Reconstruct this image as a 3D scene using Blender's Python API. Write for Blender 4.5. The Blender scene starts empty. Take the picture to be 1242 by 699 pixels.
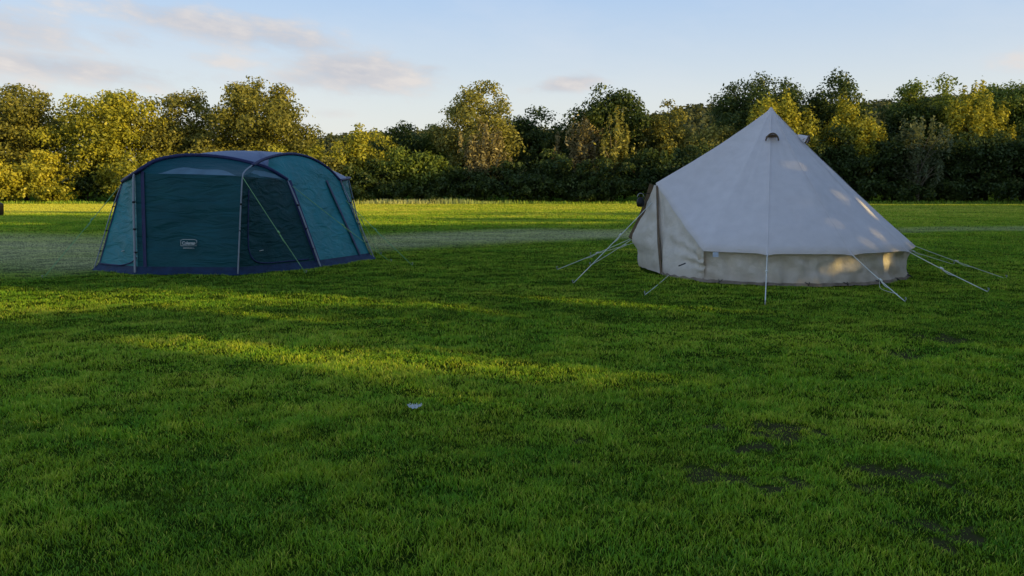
import bpy, math, random
import numpy as np
from mathutils import Vector, noise as mnoise

random.seed(7)
rng = np.random.default_rng(11)
PI = math.pi
scene = bpy.context.scene
C = scene.collection

# ------------------------------------------------------------------ camera maths
CAM_H, PITCH, F = 1.6, math.radians(7.56), 960.0
cp, sp = math.cos(PITCH), math.sin(PITCH)

def ray(px, py):
    u, v = (px - 621.0) / F, (349.5 - py) / F
    return u, cp + v * sp, -sp + v * cp

def at(px, py, Y):
    """the point of the world seen at a pixel of the photo, at distance Y"""
    u, dy, dz = ray(px, py)
    t = Y / dy
    return Vector((u * t, Y, CAM_H + dz * t))

def G(px, py, z=0.0):
    """the same, on the ground"""
    u, dy, dz = ray(px, py)
    t = (CAM_H - z) / -dz
    return Vector((u * t, dy * t, z))

# ------------------------------------------------------------------ numpy noise
def vnoise(x, y, seed=0):
    x = np.asarray(x, float); y = np.asarray(y, float)
    xi = np.floor(x).astype(np.int64); yi = np.floor(y).astype(np.int64)
    xf = x - xi; yf = y - yi
    xf = xf * xf * (3 - 2 * xf); yf = yf * yf * (3 - 2 * yf)
    def h(a, b):
        n = (a * 374761393 + b * 668265263 + seed * 1442695041) & 0xffffffff
        n = ((n ^ (n >> 13)) * 1274126177) & 0xffffffff
        n = (n ^ (n >> 16)) & 0xffff
        return n / 65535.0
    a = h(xi, yi); b = h(xi + 1, yi); c = h(xi, yi + 1); d = h(xi + 1, yi + 1)
    return (a * (1 - xf) + b * xf) * (1 - yf) + (c * (1 - xf) + d * xf) * yf

def fbm(x, y, octv=4, seed=0):
    s = 0; a = .5; t = 0
    for i in range(octv):
        s = s + a * vnoise(x * 2 ** i, y * 2 ** i, seed + i * 17); t += a; a *= .5
    return s / t

def sstep(a, b, x):
    t = np.clip((np.asarray(x, float) - a) / (b - a), 0, 1)
    return t * t * (3 - 2 * t)

# ------------------------------------------------------------------ object helpers
def link(o, parent=None):
    C.objects.link(o)
    if parent: o.parent = parent
    return o

def tag(o, label=None, cat=None, group=None, kind=None):
    if label: o['label'] = label
    if cat: o['category'] = cat
    if group: o['group'] = group
    if kind: o['kind'] = kind
    return o

def thing(name, label, cat, loc=(0, 0, 0), group=None):
    o = bpy.data.objects.new(name, None)
    o.location = loc; o.empty_display_size = .2
    link(o)
    return tag(o, label, cat, group)

def mesh_np(name, verts, sizes, idx, mat, parent=None, smooth=False, attrs=None, origin=None):
    """verts (n,3); sizes = polygon sizes; idx = flat vertex indices; attrs = {name: per-vertex float}"""
    me = bpy.data.meshes.new(name)
    v = np.asarray(verts, np.float32)
    if origin is not None: v = v - np.asarray(origin, np.float32)
    me.vertices.add(len(v)); me.vertices.foreach_set('co', v.ravel())
    idx = np.asarray(idx, np.int32).ravel(); sizes = np.asarray(sizes, np.int32)
    me.loops.add(len(idx)); me.loops.foreach_set('vertex_index', idx)
    me.polygons.add(len(sizes))
    st = np.zeros(len(sizes), np.int32); st[1:] = np.cumsum(sizes)[:-1]
    me.polygons.foreach_set('loop_start', st)
    try: me.polygons.foreach_set('loop_total', sizes)
    except Exception: pass
    if smooth: me.polygons.foreach_set('use_smooth', np.ones(len(sizes), bool))
    for k, a in (attrs or {}).items():
        at_ = me.attributes.new(k, 'FLOAT', 'POINT')
        at_.data.foreach_set('value', np.asarray(a, np.float32).ravel())
    me.update(calc_edges=True)
    me.materials.append(mat)
    o = bpy.data.objects.new(name, me)
    link(o, parent)
    if parent is not None and origin is None:
        pass
    return o

class MB:
    """collects shapes into one mesh"""
    def __init__(s): s.v = []; s.f = []
    def add(s, vs, fs):
        b = len(s.v); s.v += [Vector(p) for p in vs]; s.f += [[b + i for i in f] for f in fs]
    def tube(s, pts, r, n=6, r1=None):
        pts = [Vector(p) for p in pts]; m = len(pts); vs = []
        for i, p in enumerate(pts):
            d = (pts[min(i + 1, m - 1)] - pts[max(i - 1, 0)]).normalized()
            a = d.cross(Vector((0, 0, 1)))
            if a.length < .05: a = d.cross(Vector((1, 0, 0)))
            a.normalize(); b = d.cross(a)
            rr = r if r1 is None else r + (r1 - r) * i / (m - 1)
            for k in range(n):
                t = 2 * PI * k / n
                vs.append(p + a * (rr * math.cos(t)) + b * (rr * math.sin(t)))
        fs = [[i * n + k, i * n + (k + 1) % n, (i + 1) * n + (k + 1) % n, (i + 1) * n + k] for i in range(m - 1) for k in range(n)]
        fs += [list(range(n))[::-1], [(m - 1) * n + k for k in range(n)]]
        s.add(vs, fs)
    def ribbon(s, pts, w, up):
        """flat strip along pts, width w sideways, up = facing direction"""
        pts = [Vector(p) for p in pts]; up = Vector(up); vs = []; m = len(pts)
        for i, p in enumerate(pts):
            d = (pts[min(i + 1, m - 1)] - pts[max(i - 1, 0)]).normalized()
            sd = d.cross(up).normalized(); up2 = sd.cross(d).normalized()
            for q in (-w / 2, 0, w / 2):
                vs.append(p + sd * q + up2 * (.012 if q == 0 else 0))
        fs = [[i * 3 + k, i * 3 + k + 1, i * 3 + k + 4, i * 3 + k + 3] for i in range(m - 1) for k in (0, 1)]
        s.add(vs, fs)
    def grid(s, rows):
        n = len(rows[0]); vs = [p for r in rows for p in r]
        fs = [[i * n + k, i * n + k + 1, (i + 1) * n + k + 1, (i + 1) * n + k] for i in range(len(rows) - 1) for k in range(n - 1)]
        s.add(vs, fs)
    def lathe(s, c, prof, n=16):
        c = Vector(c); vs = []
        for r, z in prof:
            for k in range(n):
                t = 2 * PI * k / n; vs.append(c + Vector((r * math.cos(t), r * math.sin(t), z)))
        fs = [[i * n + k, i * n + (k + 1) % n, (i + 1) * n + (k + 1) % n, (i + 1) * n + k] for i in range(len(prof) - 1) for k in range(n)]
        fs += [list(range(n))[::-1], [(len(prof) - 1) * n + k for k in range(n)]]
        s.add(vs, fs)
    def box(s, c, d):
        x, y, z = c; a, b, e = [q / 2 for q in d]
        vs = [(x + i * a, y + j * b, z + k * e) for i in (-1, 1) for j in (-1, 1) for k in (-1, 1)]
        s.add(vs, [(0, 1, 3, 2), (4, 6, 7, 5), (0, 4, 5, 1), (2, 3, 7, 6), (0, 2, 6, 4), (1, 5, 7, 3)])
    def build(s, name, mat, parent=None, smooth=True):
        me = bpy.data.meshes.new(name)
        off = Vector((0, 0, 0)); q = parent
        while q is not None: off = off + q.location; q = q.parent
        me.from_pydata([p - off for p in s.v], [], s.f)
        me.update()
        if smooth: me.polygons.foreach_set('use_smooth', [True] * len(me.polygons))
        me.materials.append(mat)
        return link(bpy.data.objects.new(name, me), parent)

def samp(poly, n):
    """resample a polyline to n+1 points by length"""
    poly = [Vector(p) for p in poly]
    L = [0]
    for a, b in zip(poly, poly[1:]): L.append(L[-1] + (b - a).length)
    out = []; j = 0
    for i in range(n + 1):
        t = L[-1] * i / n
        while j < len(L) - 2 and L[j + 1] < t: j += 1
        k = (t - L[j]) / max(L[j + 1] - L[j], 1e-9)
        out.append(poly[j].lerp(poly[j + 1], min(max(k, 0), 1)))
    return out

def spline(pts, n=8):
    """Catmull-Rom through pts"""
    pts = [Vector(p) for p in pts]; out = []
    for i in range(len(pts) - 1):
        p0 = pts[max(i - 1, 0)]; p1 = pts[i]; p2 = pts[i + 1]; p3 = pts[min(i + 2, len(pts) - 1)]
        for k in range(n):
            t = k / n
            out.append(.5 * ((2 * p1) + (p2 - p0) * t + (2 * p0 - 5 * p1 + 4 * p2 - p3) * t * t + (3 * p1 - p0 - 3 * p2 + p3) * t ** 3))
    out.append(pts[-1]); return out

# ------------------------------------------------------------------ materials
def new_mat(name):
    m = bpy.data.materials.new(name); m.use_nodes = True
    nt = m.node_tree; nt.nodes.clear()
    return m, nt, nt.nodes, nt.links

def nd(ns, t, **k):
    n = ns.new(t)
    for a, b in k.items(): setattr(n, a, b)
    return n

def rgb(c): return (c[0], c[1], c[2], 1)

def ramp(ns, cols):
    r = ns.new('ShaderNodeValToRGB'); e = r.color_ramp.elements
    e[0].position, e[0].color = cols[0][0], rgb(cols[0][1])
    e[1].position, e[1].color = cols[-1][0], rgb(cols[-1][1])
    for p, c in cols[1:-1]:
        x = e.new(p); x.color = rgb(c)
    return r

def foliage_mat(name, dark, mid, light, trans=.35):
    m, nt, ns, lk = new_mat(name)
    a = nd(ns, 'ShaderNodeAttribute', attribute_name='tint')
    r = ramp(ns, [(0, dark), (.5, mid), (1, light)])
    lk.new(a.outputs['Fac'], r.inputs[0])
    d = ns.new('ShaderNodeBsdfDiffuse'); t = ns.new('ShaderNodeBsdfTranslucent'); g = ns.new('ShaderNodeBsdfGlossy')
    g.inputs['Roughness'].default_value = .45; g.inputs['Color'].default_value = (.35, .36, .33, 1)
    lk.new(r.outputs[0], d.inputs[0])
    hs = ns.new('ShaderNodeHueSaturation'); hs.inputs['Hue'].default_value = .485; hs.inputs['Value'].default_value = 1.25
    lk.new(r.outputs[0], hs.inputs['Color']); lk.new(hs.outputs[0], t.inputs[0])
    hs.inputs['Value'].default_value = trans * 1.9
    x = ns.new('ShaderNodeAddShader'); lk.new(d.outputs[0], x.inputs[0]); lk.new(t.outputs[0], x.inputs[1])
    y = ns.new('ShaderNodeMixShader'); y.inputs[0].default_value = .05
    lk.new(x.outputs[0], y.inputs[1]); lk.new(g.outputs[0], y.inputs[2])
    o = ns.new('ShaderNodeOutputMaterial'); lk.new(y.outputs[0], o.inputs[0])
    return m

def simple_mat(name, col, rough=.7, var=.25, scale=6, spec=.3, bump=0, bscale=40, trans=0, sheen=0, metallic=0):
    m, nt, ns, lk = new_mat(name)
    p = ns.new('ShaderNodeBsdfPrincipled')
    tc = ns.new('ShaderNodeTexCoord'); n = ns.new('ShaderNodeTexNoise')
    n.inputs['Scale'].default_value = scale; n.inputs['Detail'].default_value = 5
    lk.new(tc.outputs['Object'], n.inputs['Vector'])
    r = ramp(ns, [(.25, [c * (1 - var) for c in col]), (.75, [min(1, c * (1 + var)) for c in col])])
    lk.new(n.outputs['Fac'], r.inputs[0]); lk.new(r.outputs[0], p.inputs['Base Color'])
    p.inputs['Roughness'].default_value = rough; p.inputs['Specular IOR Level'].default_value = spec
    p.inputs['Metallic'].default_value = metallic
    if sheen: p.inputs['Sheen Weight'].default_value = sheen
    if bump:
        n2 = ns.new('ShaderNodeTexNoise'); n2.inputs['Scale'].default_value = bscale; n2.inputs['Detail'].default_value = 4
        if bump == .9:      # tent fabric: long slanting creases
            mp = ns.new('ShaderNodeMapping'); mp.inputs['Rotation'].default_value = (0, .5, .2); mp.inputs['Scale'].default_value = (.45, 1, 1.9)
            n2.inputs['Distortion'].default_value = .8; lk.new(tc.outputs['Object'], mp.inputs[0]); lk.new(mp.outputs[0], n2.inputs['Vector'])
        else: lk.new(tc.outputs['Object'], n2.inputs['Vector'])
        b = ns.new('ShaderNodeBump'); b.inputs['Strength'].default_value = bump; b.inputs['Distance'].default_value = .02 if bump != .9 else .07
        lk.new(n2.outputs['Fac'], b.inputs['Height']); lk.new(b.outputs[0], p.inputs['Normal'])
    o = ns.new('ShaderNodeOutputMaterial')
    if trans:
        t = ns.new('ShaderNodeBsdfTranslucent'); lk.new(r.outputs[0], t.inputs[0])
        x = ns.new('ShaderNodeMixShader'); x.inputs[0].default_value = trans
        lk.new(p.outputs[0], x.inputs[1]); lk.new(t.outputs[0], x.inputs[2]); lk.new(x.outputs[0], o.inputs[0])
    else:
        lk.new(p.outputs[0], o.inputs[0])
    return m

def canvas_mat(name, col, low, zlow, zhigh, trans=.12):
    """cotton canvas: soft mottling, fine weave, grubbier towards the ground"""
    m, nt, ns, lk = new_mat(name)
    geo = ns.new('ShaderNodeNewGeometry'); sep = ns.new('ShaderNodeSeparateXYZ'); lk.new(geo.outputs['Position'], sep.inputs[0])
    mr = ns.new('ShaderNodeMapRange'); mr.inputs[1].default_value = zlow; mr.inputs[2].default_value = zhigh
    n = ns.new('ShaderNodeTexNoise'); n.inputs['Scale'].default_value = 1.8; n.inputs['Detail'].default_value = 6
    lk.new(geo.outputs['Position'], n.inputs['Vector'])
    ad = nd(ns, 'ShaderNodeMath', operation='MULTIPLY_ADD'); ad.inputs[1].default_value = .35; ad.inputs[2].default_value = -.17
    lk.new(n.outputs['Fac'], ad.inputs[0])
    ad2 = nd(ns, 'ShaderNodeMath', operation='ADD'); lk.new(sep.outputs['Z'], ad2.inputs[0]); lk.new(ad.outputs[0], ad2.inputs[1])
    lk.new(ad2.outputs[0], mr.inputs[0])
    mx = nd(ns, 'ShaderNodeMix', data_type='RGBA'); mx.inputs['A'].default_value = rgb(low); mx.inputs['B'].default_value = rgb(col)
    lk.new(mr.outputs[0], mx.inputs['Factor'])
    n3 = ns.new('ShaderNodeTexNoise'); n3.inputs['Scale'].default_value = 5; n3.inputs['Detail'].default_value = 8
    lk.new(geo.outputs['Position'], n3.inputs['Vector'])
    m3 = ns.new('ShaderNodeMapRange'); m3.inputs[3].default_value = .86; m3.inputs[4].default_value = 1.08
    lk.new(n3.outputs['Fac'], m3.inputs[0])
    mm = nd(ns, 'ShaderNodeMix', data_type='RGBA', blend_type='MULTIPLY'); mm.inputs['Factor'].default_value = 1
    lk.new(mx.outputs['Result'], mm.inputs['A']); lk.new(m3.outputs[0], mm.inputs['B'])
    p = ns.new('ShaderNodeBsdfPrincipled'); p.inputs['Roughness'].default_value = .9; p.inputs['Specular IOR Level'].default_value = .15
    lk.new(mm.outputs['Result'], p.inputs['Base Color'])
    n2 = ns.new('ShaderNodeTexNoise'); n2.inputs['Scale'].default_value = 3.5; n2.inputs['Detail'].default_value = 5
    lk.new(geo.outputs['Position'], n2.inputs['Vector'])
    b = ns.new('ShaderNodeBump'); b.inputs['Strength'].default_value = .5; b.inputs['Distance'].default_value = .05 if zlow else .14
    lk.new(n2.outputs['Fac'], b.inputs['Height']); lk.new(b.outputs[0], p.inputs['Normal'])
    t = ns.new('ShaderNodeBsdfTranslucent'); lk.new(mm.outputs['Result'], t.inputs[0])
    x = ns.new('ShaderNodeMixShader'); x.inputs[0].default_value = trans
    lk.new(p.outputs[0], x.inputs[1]); lk.new(t.outputs[0], x.inputs[2])
    o = ns.new('ShaderNodeOutputMaterial'); lk.new(x.outputs[0], o.inputs[0])
    return m

M = {}
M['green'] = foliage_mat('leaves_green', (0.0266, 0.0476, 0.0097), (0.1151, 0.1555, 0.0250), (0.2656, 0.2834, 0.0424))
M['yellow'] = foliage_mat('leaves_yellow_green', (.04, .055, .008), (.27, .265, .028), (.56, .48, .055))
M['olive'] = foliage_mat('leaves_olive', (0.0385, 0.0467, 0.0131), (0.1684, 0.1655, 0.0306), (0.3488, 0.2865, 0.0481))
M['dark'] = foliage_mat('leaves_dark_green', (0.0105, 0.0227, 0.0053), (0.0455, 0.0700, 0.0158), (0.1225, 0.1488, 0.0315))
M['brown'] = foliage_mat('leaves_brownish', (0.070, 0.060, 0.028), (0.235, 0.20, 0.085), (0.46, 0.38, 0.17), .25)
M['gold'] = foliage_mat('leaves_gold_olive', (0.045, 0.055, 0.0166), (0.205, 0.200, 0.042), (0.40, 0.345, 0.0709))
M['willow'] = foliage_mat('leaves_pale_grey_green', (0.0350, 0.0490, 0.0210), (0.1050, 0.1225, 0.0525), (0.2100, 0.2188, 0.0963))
M['bark'] = simple_mat('bark', (.05, .04, .028), .9, .4, 9, .1, .8, 20)
M['pale_bark'] = simple_mat('pale_bark', (.22, .185, .13), .9, .3, 9, .1, .8, 20)
M['canvas'] = canvas_mat('cream_canvas_roof', (.86, .80, .78), (.82, .75, .70), .4, .9)
M['canvas_wall'] = canvas_mat('cream_canvas_wall', (.84, .75, .64), (.66, .57, .47), .0, .28, .1)
M['tape'] = simple_mat('brown_zip_tape', (.17, .12, .075), .8, .25, 12)
M['mud_flap'] = simple_mat('muddy_flap', (.26, .21, .16), .9, .4, 6, .1, .5, 20)
M['rope'] = simple_mat('cream_rope', (.78, .78, .70), .8, .1)
M['green_rope'] = simple_mat('green_guy_rope', (.24, .50, .22), .7, .1)
M['steel'] = simple_mat('steel_peg', (.35, .35, .35), .45, .1, metallic=.7)
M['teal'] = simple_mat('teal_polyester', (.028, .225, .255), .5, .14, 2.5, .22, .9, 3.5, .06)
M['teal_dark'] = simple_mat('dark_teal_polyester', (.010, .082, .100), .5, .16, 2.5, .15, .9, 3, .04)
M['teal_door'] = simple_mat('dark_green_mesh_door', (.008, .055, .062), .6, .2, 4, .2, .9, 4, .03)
M['roof_grey'] = simple_mat('slate_blue_roof', (.10, .15, .27), .5, .12, 3, .45, .3, 7, .05)
M['navy'] = simple_mat('navy_sleeve', (.012, .020, .095), .55, .2, 8, .4, .3, 20)
M['skirt'] = simple_mat('navy_mud_skirt', (.014, .034, .078), .6, .35, 7, .2, .6, 14)
M['pale_patch'] = simple_mat('pale_translucent_panel', (.10, .20, .26), .6, .2, 5, .4, .2, 12, .1)
M['pole'] = simple_mat('grey_pole', (.24, .28, .33), .4, .1, 5, .5)
M['logo'] = simple_mat('grey_print', (.55, .58, .58), .7, .1, 30)
M['black'] = simple_mat('black_plastic', (.012, .013, .016), .5, .2, 10)
M['white'] = simple_mat('white_scrap', (.48, .50, .46), .5, .2, 60)
M['tag'] = simple_mat('white_blue_tag', (.62, .70, .85), .7, .1, 30)

# ------------------------------------------------------------------ sun, sky, camera
SUN_EL = math.radians(10.0)
SX, SY = .86, -.50
q_ = math.hypot(SX, SY); SX /= q_; SY /= q_
TAN = math.tan(SUN_EL)
sun_dir = Vector((SX * math.cos(SUN_EL), SY * math.cos(SUN_EL), math.sin(SUN_EL)))
ld = bpy.data.lights.new('sun', 'SUN'); ld.energy = 5.0; ld.angle = math.radians(.5); ld.color = (1.0, .73, .24)
lo = bpy.data.objects.new('sun', ld); C.objects.link(lo)
lo.rotation_mode = 'QUATERNION'; lo.rotation_quaternion = sun_dir.to_track_quat('Z', 'Y'); lo.location = (60, -20, 30)

w = bpy.data.worlds.new('World'); scene.world = w; w.use_nodes = True
nt = w.node_tree; ns = nt.nodes; lk = nt.links; ns.clear()
sky = ns.new('ShaderNodeTexSky'); sky.sky_type = 'NISHITA'; sky.sun_disc = False
sky.sun_elevation = SUN_EL; sky.sun_rotation = math.atan2(SX, SY)
sky.altitude = 50; sky.air_density = 1.0; sky.dust_density = .6; sky.ozone_density = 1.5
def M_(op, a, b=None, c=None, clamp=False):
    n = ns.new('ShaderNodeMath'); n.operation = op; n.use_clamp = clamp
    for i, x in enumerate((a, b, c)):
        if x is None: continue
        if isinstance(x, (int, float)): n.inputs[i].default_value = x
        else: lk.new(x, n.inputs[i])
    return n.outputs[0]
tc = ns.new('ShaderNodeTexCoord'); sep = ns.new('ShaderNodeSeparateXYZ'); lk.new(tc.outputs['Generated'], sep.inputs[0])
AZ = M_('ARCTAN2', sep.outputs['X'], sep.outputs['Y']); EL = M_('ARCSINE', sep.outputs['Z'])
# wispy break-up noise in (azimuth, elevation), stretched sideways
cb = ns.new('ShaderNodeCombineXYZ'); lk.new(AZ, cb.inputs[0]); lk.new(M_('MULTIPLY', M_('ADD', EL, M_('MULTIPLY', AZ, .12)), 2.6), cb.inputs[1])
nz = ns.new('ShaderNodeTexNoise'); nz.inputs['Scale'].default_value = 13; nz.inputs['Detail'].default_value = 7; nz.inputs['Roughness'].default_value = .56
lk.new(cb.outputs[0], nz.inputs['Vector'])
NZ = nz.outputs['Fac']
nz2 = ns.new('ShaderNodeTexNoise'); nz2.inputs['Scale'].default_value = 3.2; nz2.inputs['Detail'].default_value = 6; nz2.inputs['Roughness'].default_value = .6
lk.new(cb.outputs[0], nz2.inputs['Vector'])
def ae(px, py):
    u, dy, dz = ray(px, py); l = math.sqrt(u * u + dy * dy + dz * dz)
    return math.atan2(u, dy), math.asin(dz / l)
# cloud banks: centre, half length, half height, slope (photo pixels), strength
clouds = [(255, 33, 95, 16, .12, .95), (345, 46, 85, 19, .18, .9), (430, 87, 72, 22, .05, 1.1), (375, 96, 50, 12, .0, .85),
          (520, 86, 26, 9, .0, .75), (690, 102, 38, 10, -.12, 1.0), (60, 80, 120, 14, .06, .95), (15, 38, 80, 24, .1, .8),
          (145, 48, 46, 14, .1, .65), (270, 75, 48, 10, .1, .5), (395, 137, 32, 6, .0, .45), (250, 96, 50, 10, .0, .45), (0, 105, 90, 22, 0, .35),
          (70, 8, 90, 10, 0, .4), (-180, 60, 130, 25, .1, .8), (1420, 60, 120, 18, .0, .6)]
tot = None
for (cx, cy, rx, ry, sl, st) in clouds:
    a0, e0 = ae(cx, cy); ra = rx / F; re = ry / F
    da = M_('SUBTRACT', AZ, a0); de = M_('SUBTRACT', EL, e0)
    de = M_('ADD', de, M_('MULTIPLY', da, sl))
    u = M_('DIVIDE', da, ra); v = M_('DIVIDE', de, re)
    d2 = M_('ADD', M_('MULTIPLY', u, u), M_('MULTIPLY', v, v))
    g = M_('MULTIPLY', M_('POWER', 2.718, M_('MULTIPLY', d2, -.55)), st)
    tot = g if tot is None else M_('MAXIMUM', tot, g)
mask = M_('ADD', tot, M_('MULTIPLY', M_('SUBTRACT', NZ, .5), 2.1))
mask = M_('MULTIPLY', mask, M_('MINIMUM', M_('MULTIPLY', tot, 4.0), 1.0))
mrn = ns.new('ShaderNodeMapRange'); mrn.interpolation_type = 'SMOOTHERSTEP'
mrn.inputs[1].default_value = .18; mrn.inputs[2].default_value = 1.05; mrn.inputs[4].default_value = .85
lk.new(mask, mrn.inputs[0])
# faint high veil
veil = ns.new('ShaderNodeMapRange'); veil.inputs[1].default_value = .45; veil.inputs[2].default_value = .8; veil.inputs[4].default_value = .25
lk.new(nz2.outputs['Fac'], veil.inputs[0])
# cloud colour: peach tops, mauve-grey undersides
ccr = ramp(ns, [(.35, (4.2, 4.4, 5.1)), (.64, (6.9, 6.4, 6.1))])
lk.new(NZ, ccr.inputs[0])
# the haze that makes the low evening sky paler
hz = ns.new('ShaderNodeMapRange'); hz.inputs[1].default_value = 0; hz.inputs[2].default_value = .42; hz.inputs[3].default_value = .92; hz.inputs[4].default_value = .70
lk.new(EL, hz.inputs[0])
hcol = ramp(ns, [(0, (7.9, 7.5, 6.4)), (.10, (6.8, 7.3, 7.5)), (.22, (4.5, 6.1, 8.5)), (.45, (3.3, 4.9, 7.8)), (1, (1.5, 2.5, 4.8))])
lk.new(EL, hcol.inputs[0])
mh = ns.new('ShaderNodeMix'); mh.data_type = 'RGBA'; lk.new(hz.outputs[0], mh.inputs['Factor'])
lk.new(sky.outputs[0], mh.inputs['A']); lk.new(hcol.outputs[0], mh.inputs['B'])
mv = ns.new('ShaderNodeMix'); mv.data_type = 'RGBA'; lk.new(veil.outputs[0], mv.inputs['Factor'])
lk.new(mh.outputs['Result'], mv.inputs['A']); mv.inputs['B'].default_value = (7.4, 7.4, 7.6, 1)
mc = ns.new('ShaderNodeMix'); mc.data_type = 'RGBA'; lk.new(mrn.outputs[0], mc.inputs['Factor'])
lk.new(mv.outputs['Result'], mc.inputs['A']); lk.new(ccr.outputs[0], mc.inputs['B'])
bg = ns.new('ShaderNodeBackground'); bg.inputs['Strength'].default_value = .114
lk.new(mc.outputs['Result'], bg.inputs[0])
wo = ns.new('ShaderNodeOutputWorld'); lk.new(bg.outputs[0], wo.inputs[0])

cd = bpy.data.cameras.new('camera'); cam = bpy.data.objects.new('camera', cd); C.objects.link(cam)
cam.location = (0, 0, CAM_H); cam.rotation_euler = (PI / 2 - PITCH, 0, 0)
cd.sensor_width = 36; cd.lens = F / 1242 * 36; cd.clip_start = .05; cd.clip_end = 3000
scene.camera = cam
scene.view_settings.view_transform = 'Standard'
scene.view_settings.look = 'None'; scene.view_settings.exposure = 0; scene.view_settings.gamma = 1
scene.render.resolution_x = 1024; scene.render.resolution_y = 576

# ------------------------------------------------------------------ where the sun gets through
# seen from the ground: which spots of the field (and of the hedge behind it) are sunlit
def seg_lit(x, y, a, b, wid):
    ax, ay = a[0], a[1]; bx, by = b[0], b[1]
    dx, dy = bx - ax, by - ay; L2 = dx * dx + dy * dy
    t = np.clip(((x - ax) * dx + (y - ay) * dy) / L2, 0, 1)
    d = np.hypot(x - ax - t * dx, y - ay - t * dy)
    return d < wid * 1.25 * (.6 + .8 * fbm(x * 1.1 + 3, y * 1.1, 3, 77))

streaks = [(G(-120, 363), G(120, 365), .80), (G(120, 365), G(330, 366), .58), (G(330, 368), G(560, 371), .24),
           (G(330, 384), G(520, 388), .16),
           (G(150, 416), G(330, 424), .13), (G(330, 425), G(400, 432), .22), (G(390, 433), G(560, 445), .36), (G(560, 447), G(770, 459), .15),
           (G(110, 521), G(290, 532), .12),
           (G(640, 362), G(880, 378), .16)]

def lit(x, y):
    r = np.zeros(np.shape(x), bool)
    for a, b, wd in streaks: r |= seg_lit(x, y, a, b, wd)
    n = fbm(x * .05, y * .45, 4, 5)
    # far field
    edge = np.interp(x, [-60, -22, -12, 4, 9, 13, 60], [47, 44, 29, 31, 40, 75, 75])
    patch = (y > edge) & (n + .014 * (y - edge) > .40) & (y <= 62)
    patch |= (x < -18) & (y > 24) & (y <= 62) & (n > .56)
    patch |= (x > 12) & (y > 57) & (y <= 62) & (n > .52)
    patch |= (x < -15) & (y > 48) & (y <= 62)
    # trees behind the field
    z = (y - 61.5) / (-SY / TAN); X = x + SX / TAN * z
    z0 = np.interp(X, [-60, -34, -30, -14, -9, 0, 10, 20, 27, 45, 70], [0, 0, .4, 1.0, 2.4, 2.9, 3.3, 4.3, 5.0, 5.2, 5.2])
    z0 = z0 - .2 + 3.4 * (fbm(X * .22, z * .5, 3, 9) - .5)
    r |= patch | ((y > 62) & (z > z0))
    return r

# dappled spots on the right-hand flank of the cream tent: (point, half height, half width)
spots = [(at(1021, 272, 12.6), .045, .085), (at(1050, 283, 12.9), .015, .06), (at(1078, 284, 13.1), .03, .04), (at(1062, 262, 13.4), .05, .05),
         (at(1058, 321, 12.8), .07, .06), (at(1012, 324, 12.5), .07, .17), (at(1092, 303, 13.3), .05, .05), (at(985, 332, 12.4), .03, .09),
         (at(925, 141, 14.5), .0, .0), (at(1040, 246, 13.6), .03, .05)]

def spot_lit(px, py, pz):
    r = np.zeros(np.shape(px), bool)
    for p, hh, hw in spots:
        if hh == 0: continue
        t = (px - p.x) * SX + (py - p.y) * SY
        lat = (px - p.x) * -SY + (py - p.y) * SX
        dz = pz - (p.z + t * TAN)
        r |= (t > 0) & ((lat / (hw + .085)) ** 2 + (dz / (hh + .08)) ** 2 < 1)
    return r

# ------------------------------------------------------------------ ground
def pale_mask(x, y):
    """the pale mown/trodden strip crossing the field"""
    mid = np.interp(x, [-60, -16, -8, 0, 8, 14, 24, 60], [21, 19.5, 18.5, 24.5, 25.5, 27, 28.5, 33])
    hw = np.interp(x, [-60, -16, -8, -2, 4, 9, 24, 60], [6.5, 5.5, 4.5, 3.3, 2.4, 1.2, 1.6, 2])
    d = np.abs(y - mid + 1.6 * (fbm(x * .25, y * .25, 3, 31) - .5)) / hw
    return (1 - sstep(.35, 1.3, d)) * (.42 + .85 * fbm(x * .35, y * 2.6, 4, 8)) * (1 - .45 * sstep(6, 14, x))

mudspots = [(958, 528, .16), (915, 545, .10), (870, 575, .14), (950, 590, .12), (1060, 573, .13), (1110, 585, .16), (1135, 592, .10), (1118, 638, .14), (1155, 655, .10),
            (700, 535, .07), (1140, 412, .2), (1100, 432, .22), (860, 520, .08), (720, 560, .07)]
mudpts = [(G(a, b), r) for a, b, r in mudspots]

def mud_mask(x, y):
    m = np.zeros(np.shape(x))
    n = fbm(x * 11, y * 11, 3, 51)
    for p, r in mudpts:
        d = np.hypot((x - p.x) / 1.5, y - p.y) / r
        m = np.maximum(m, 1 - sstep(.25, .95, d + 3.4 * (n - .5)))
    return m

def ground_z(x, y):
    near = 1 - sstep(40, 60, y)
    return ((fbm(x * .7, y * .7, 3, 3) - .5) * .06 + (fbm(x * 3.6, y * 3.6, 3, 4) - .5) * .06 * (1 - sstep(14, 22, y))) * near

ys = np.concatenate([np.linspace(-40, 1.5, 8), np.geomspace(1.8, 70, 420), np.geomspace(74, 1600, 26)])
xs_u = np.concatenate([-np.geomspace(60, 1.05, 18), np.linspace(-1, 1, 300), np.geomspace(1.05, 60, 18)])
rows = []
for y in ys:
    s = max(.72 * max(y, 2.0) + .6, 2.2)
    rows.append(np.stack([xs_u * s, np.full(len(xs_u), y), np.zeros(len(xs_u))], 1))
gv = np.concatenate(rows)
gv[:, 0] = np.clip(gv[:, 0], -1500, 1500)
gv[:, 2] = ground_z(gv[:, 0], gv[:, 1])
nx = len(xs_u); ny = len(ys)
ii = (np.arange(ny - 1)[:, None] * nx + np.arange(nx - 1)[None, :]).ravel()
gi = np.stack([ii, ii + 1, ii + nx + 1, ii + nx], 1)
m, nt, ns_, l_ = new_mat('field_ground')
geo = ns_.new('ShaderNodeNewGeometry')
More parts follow.
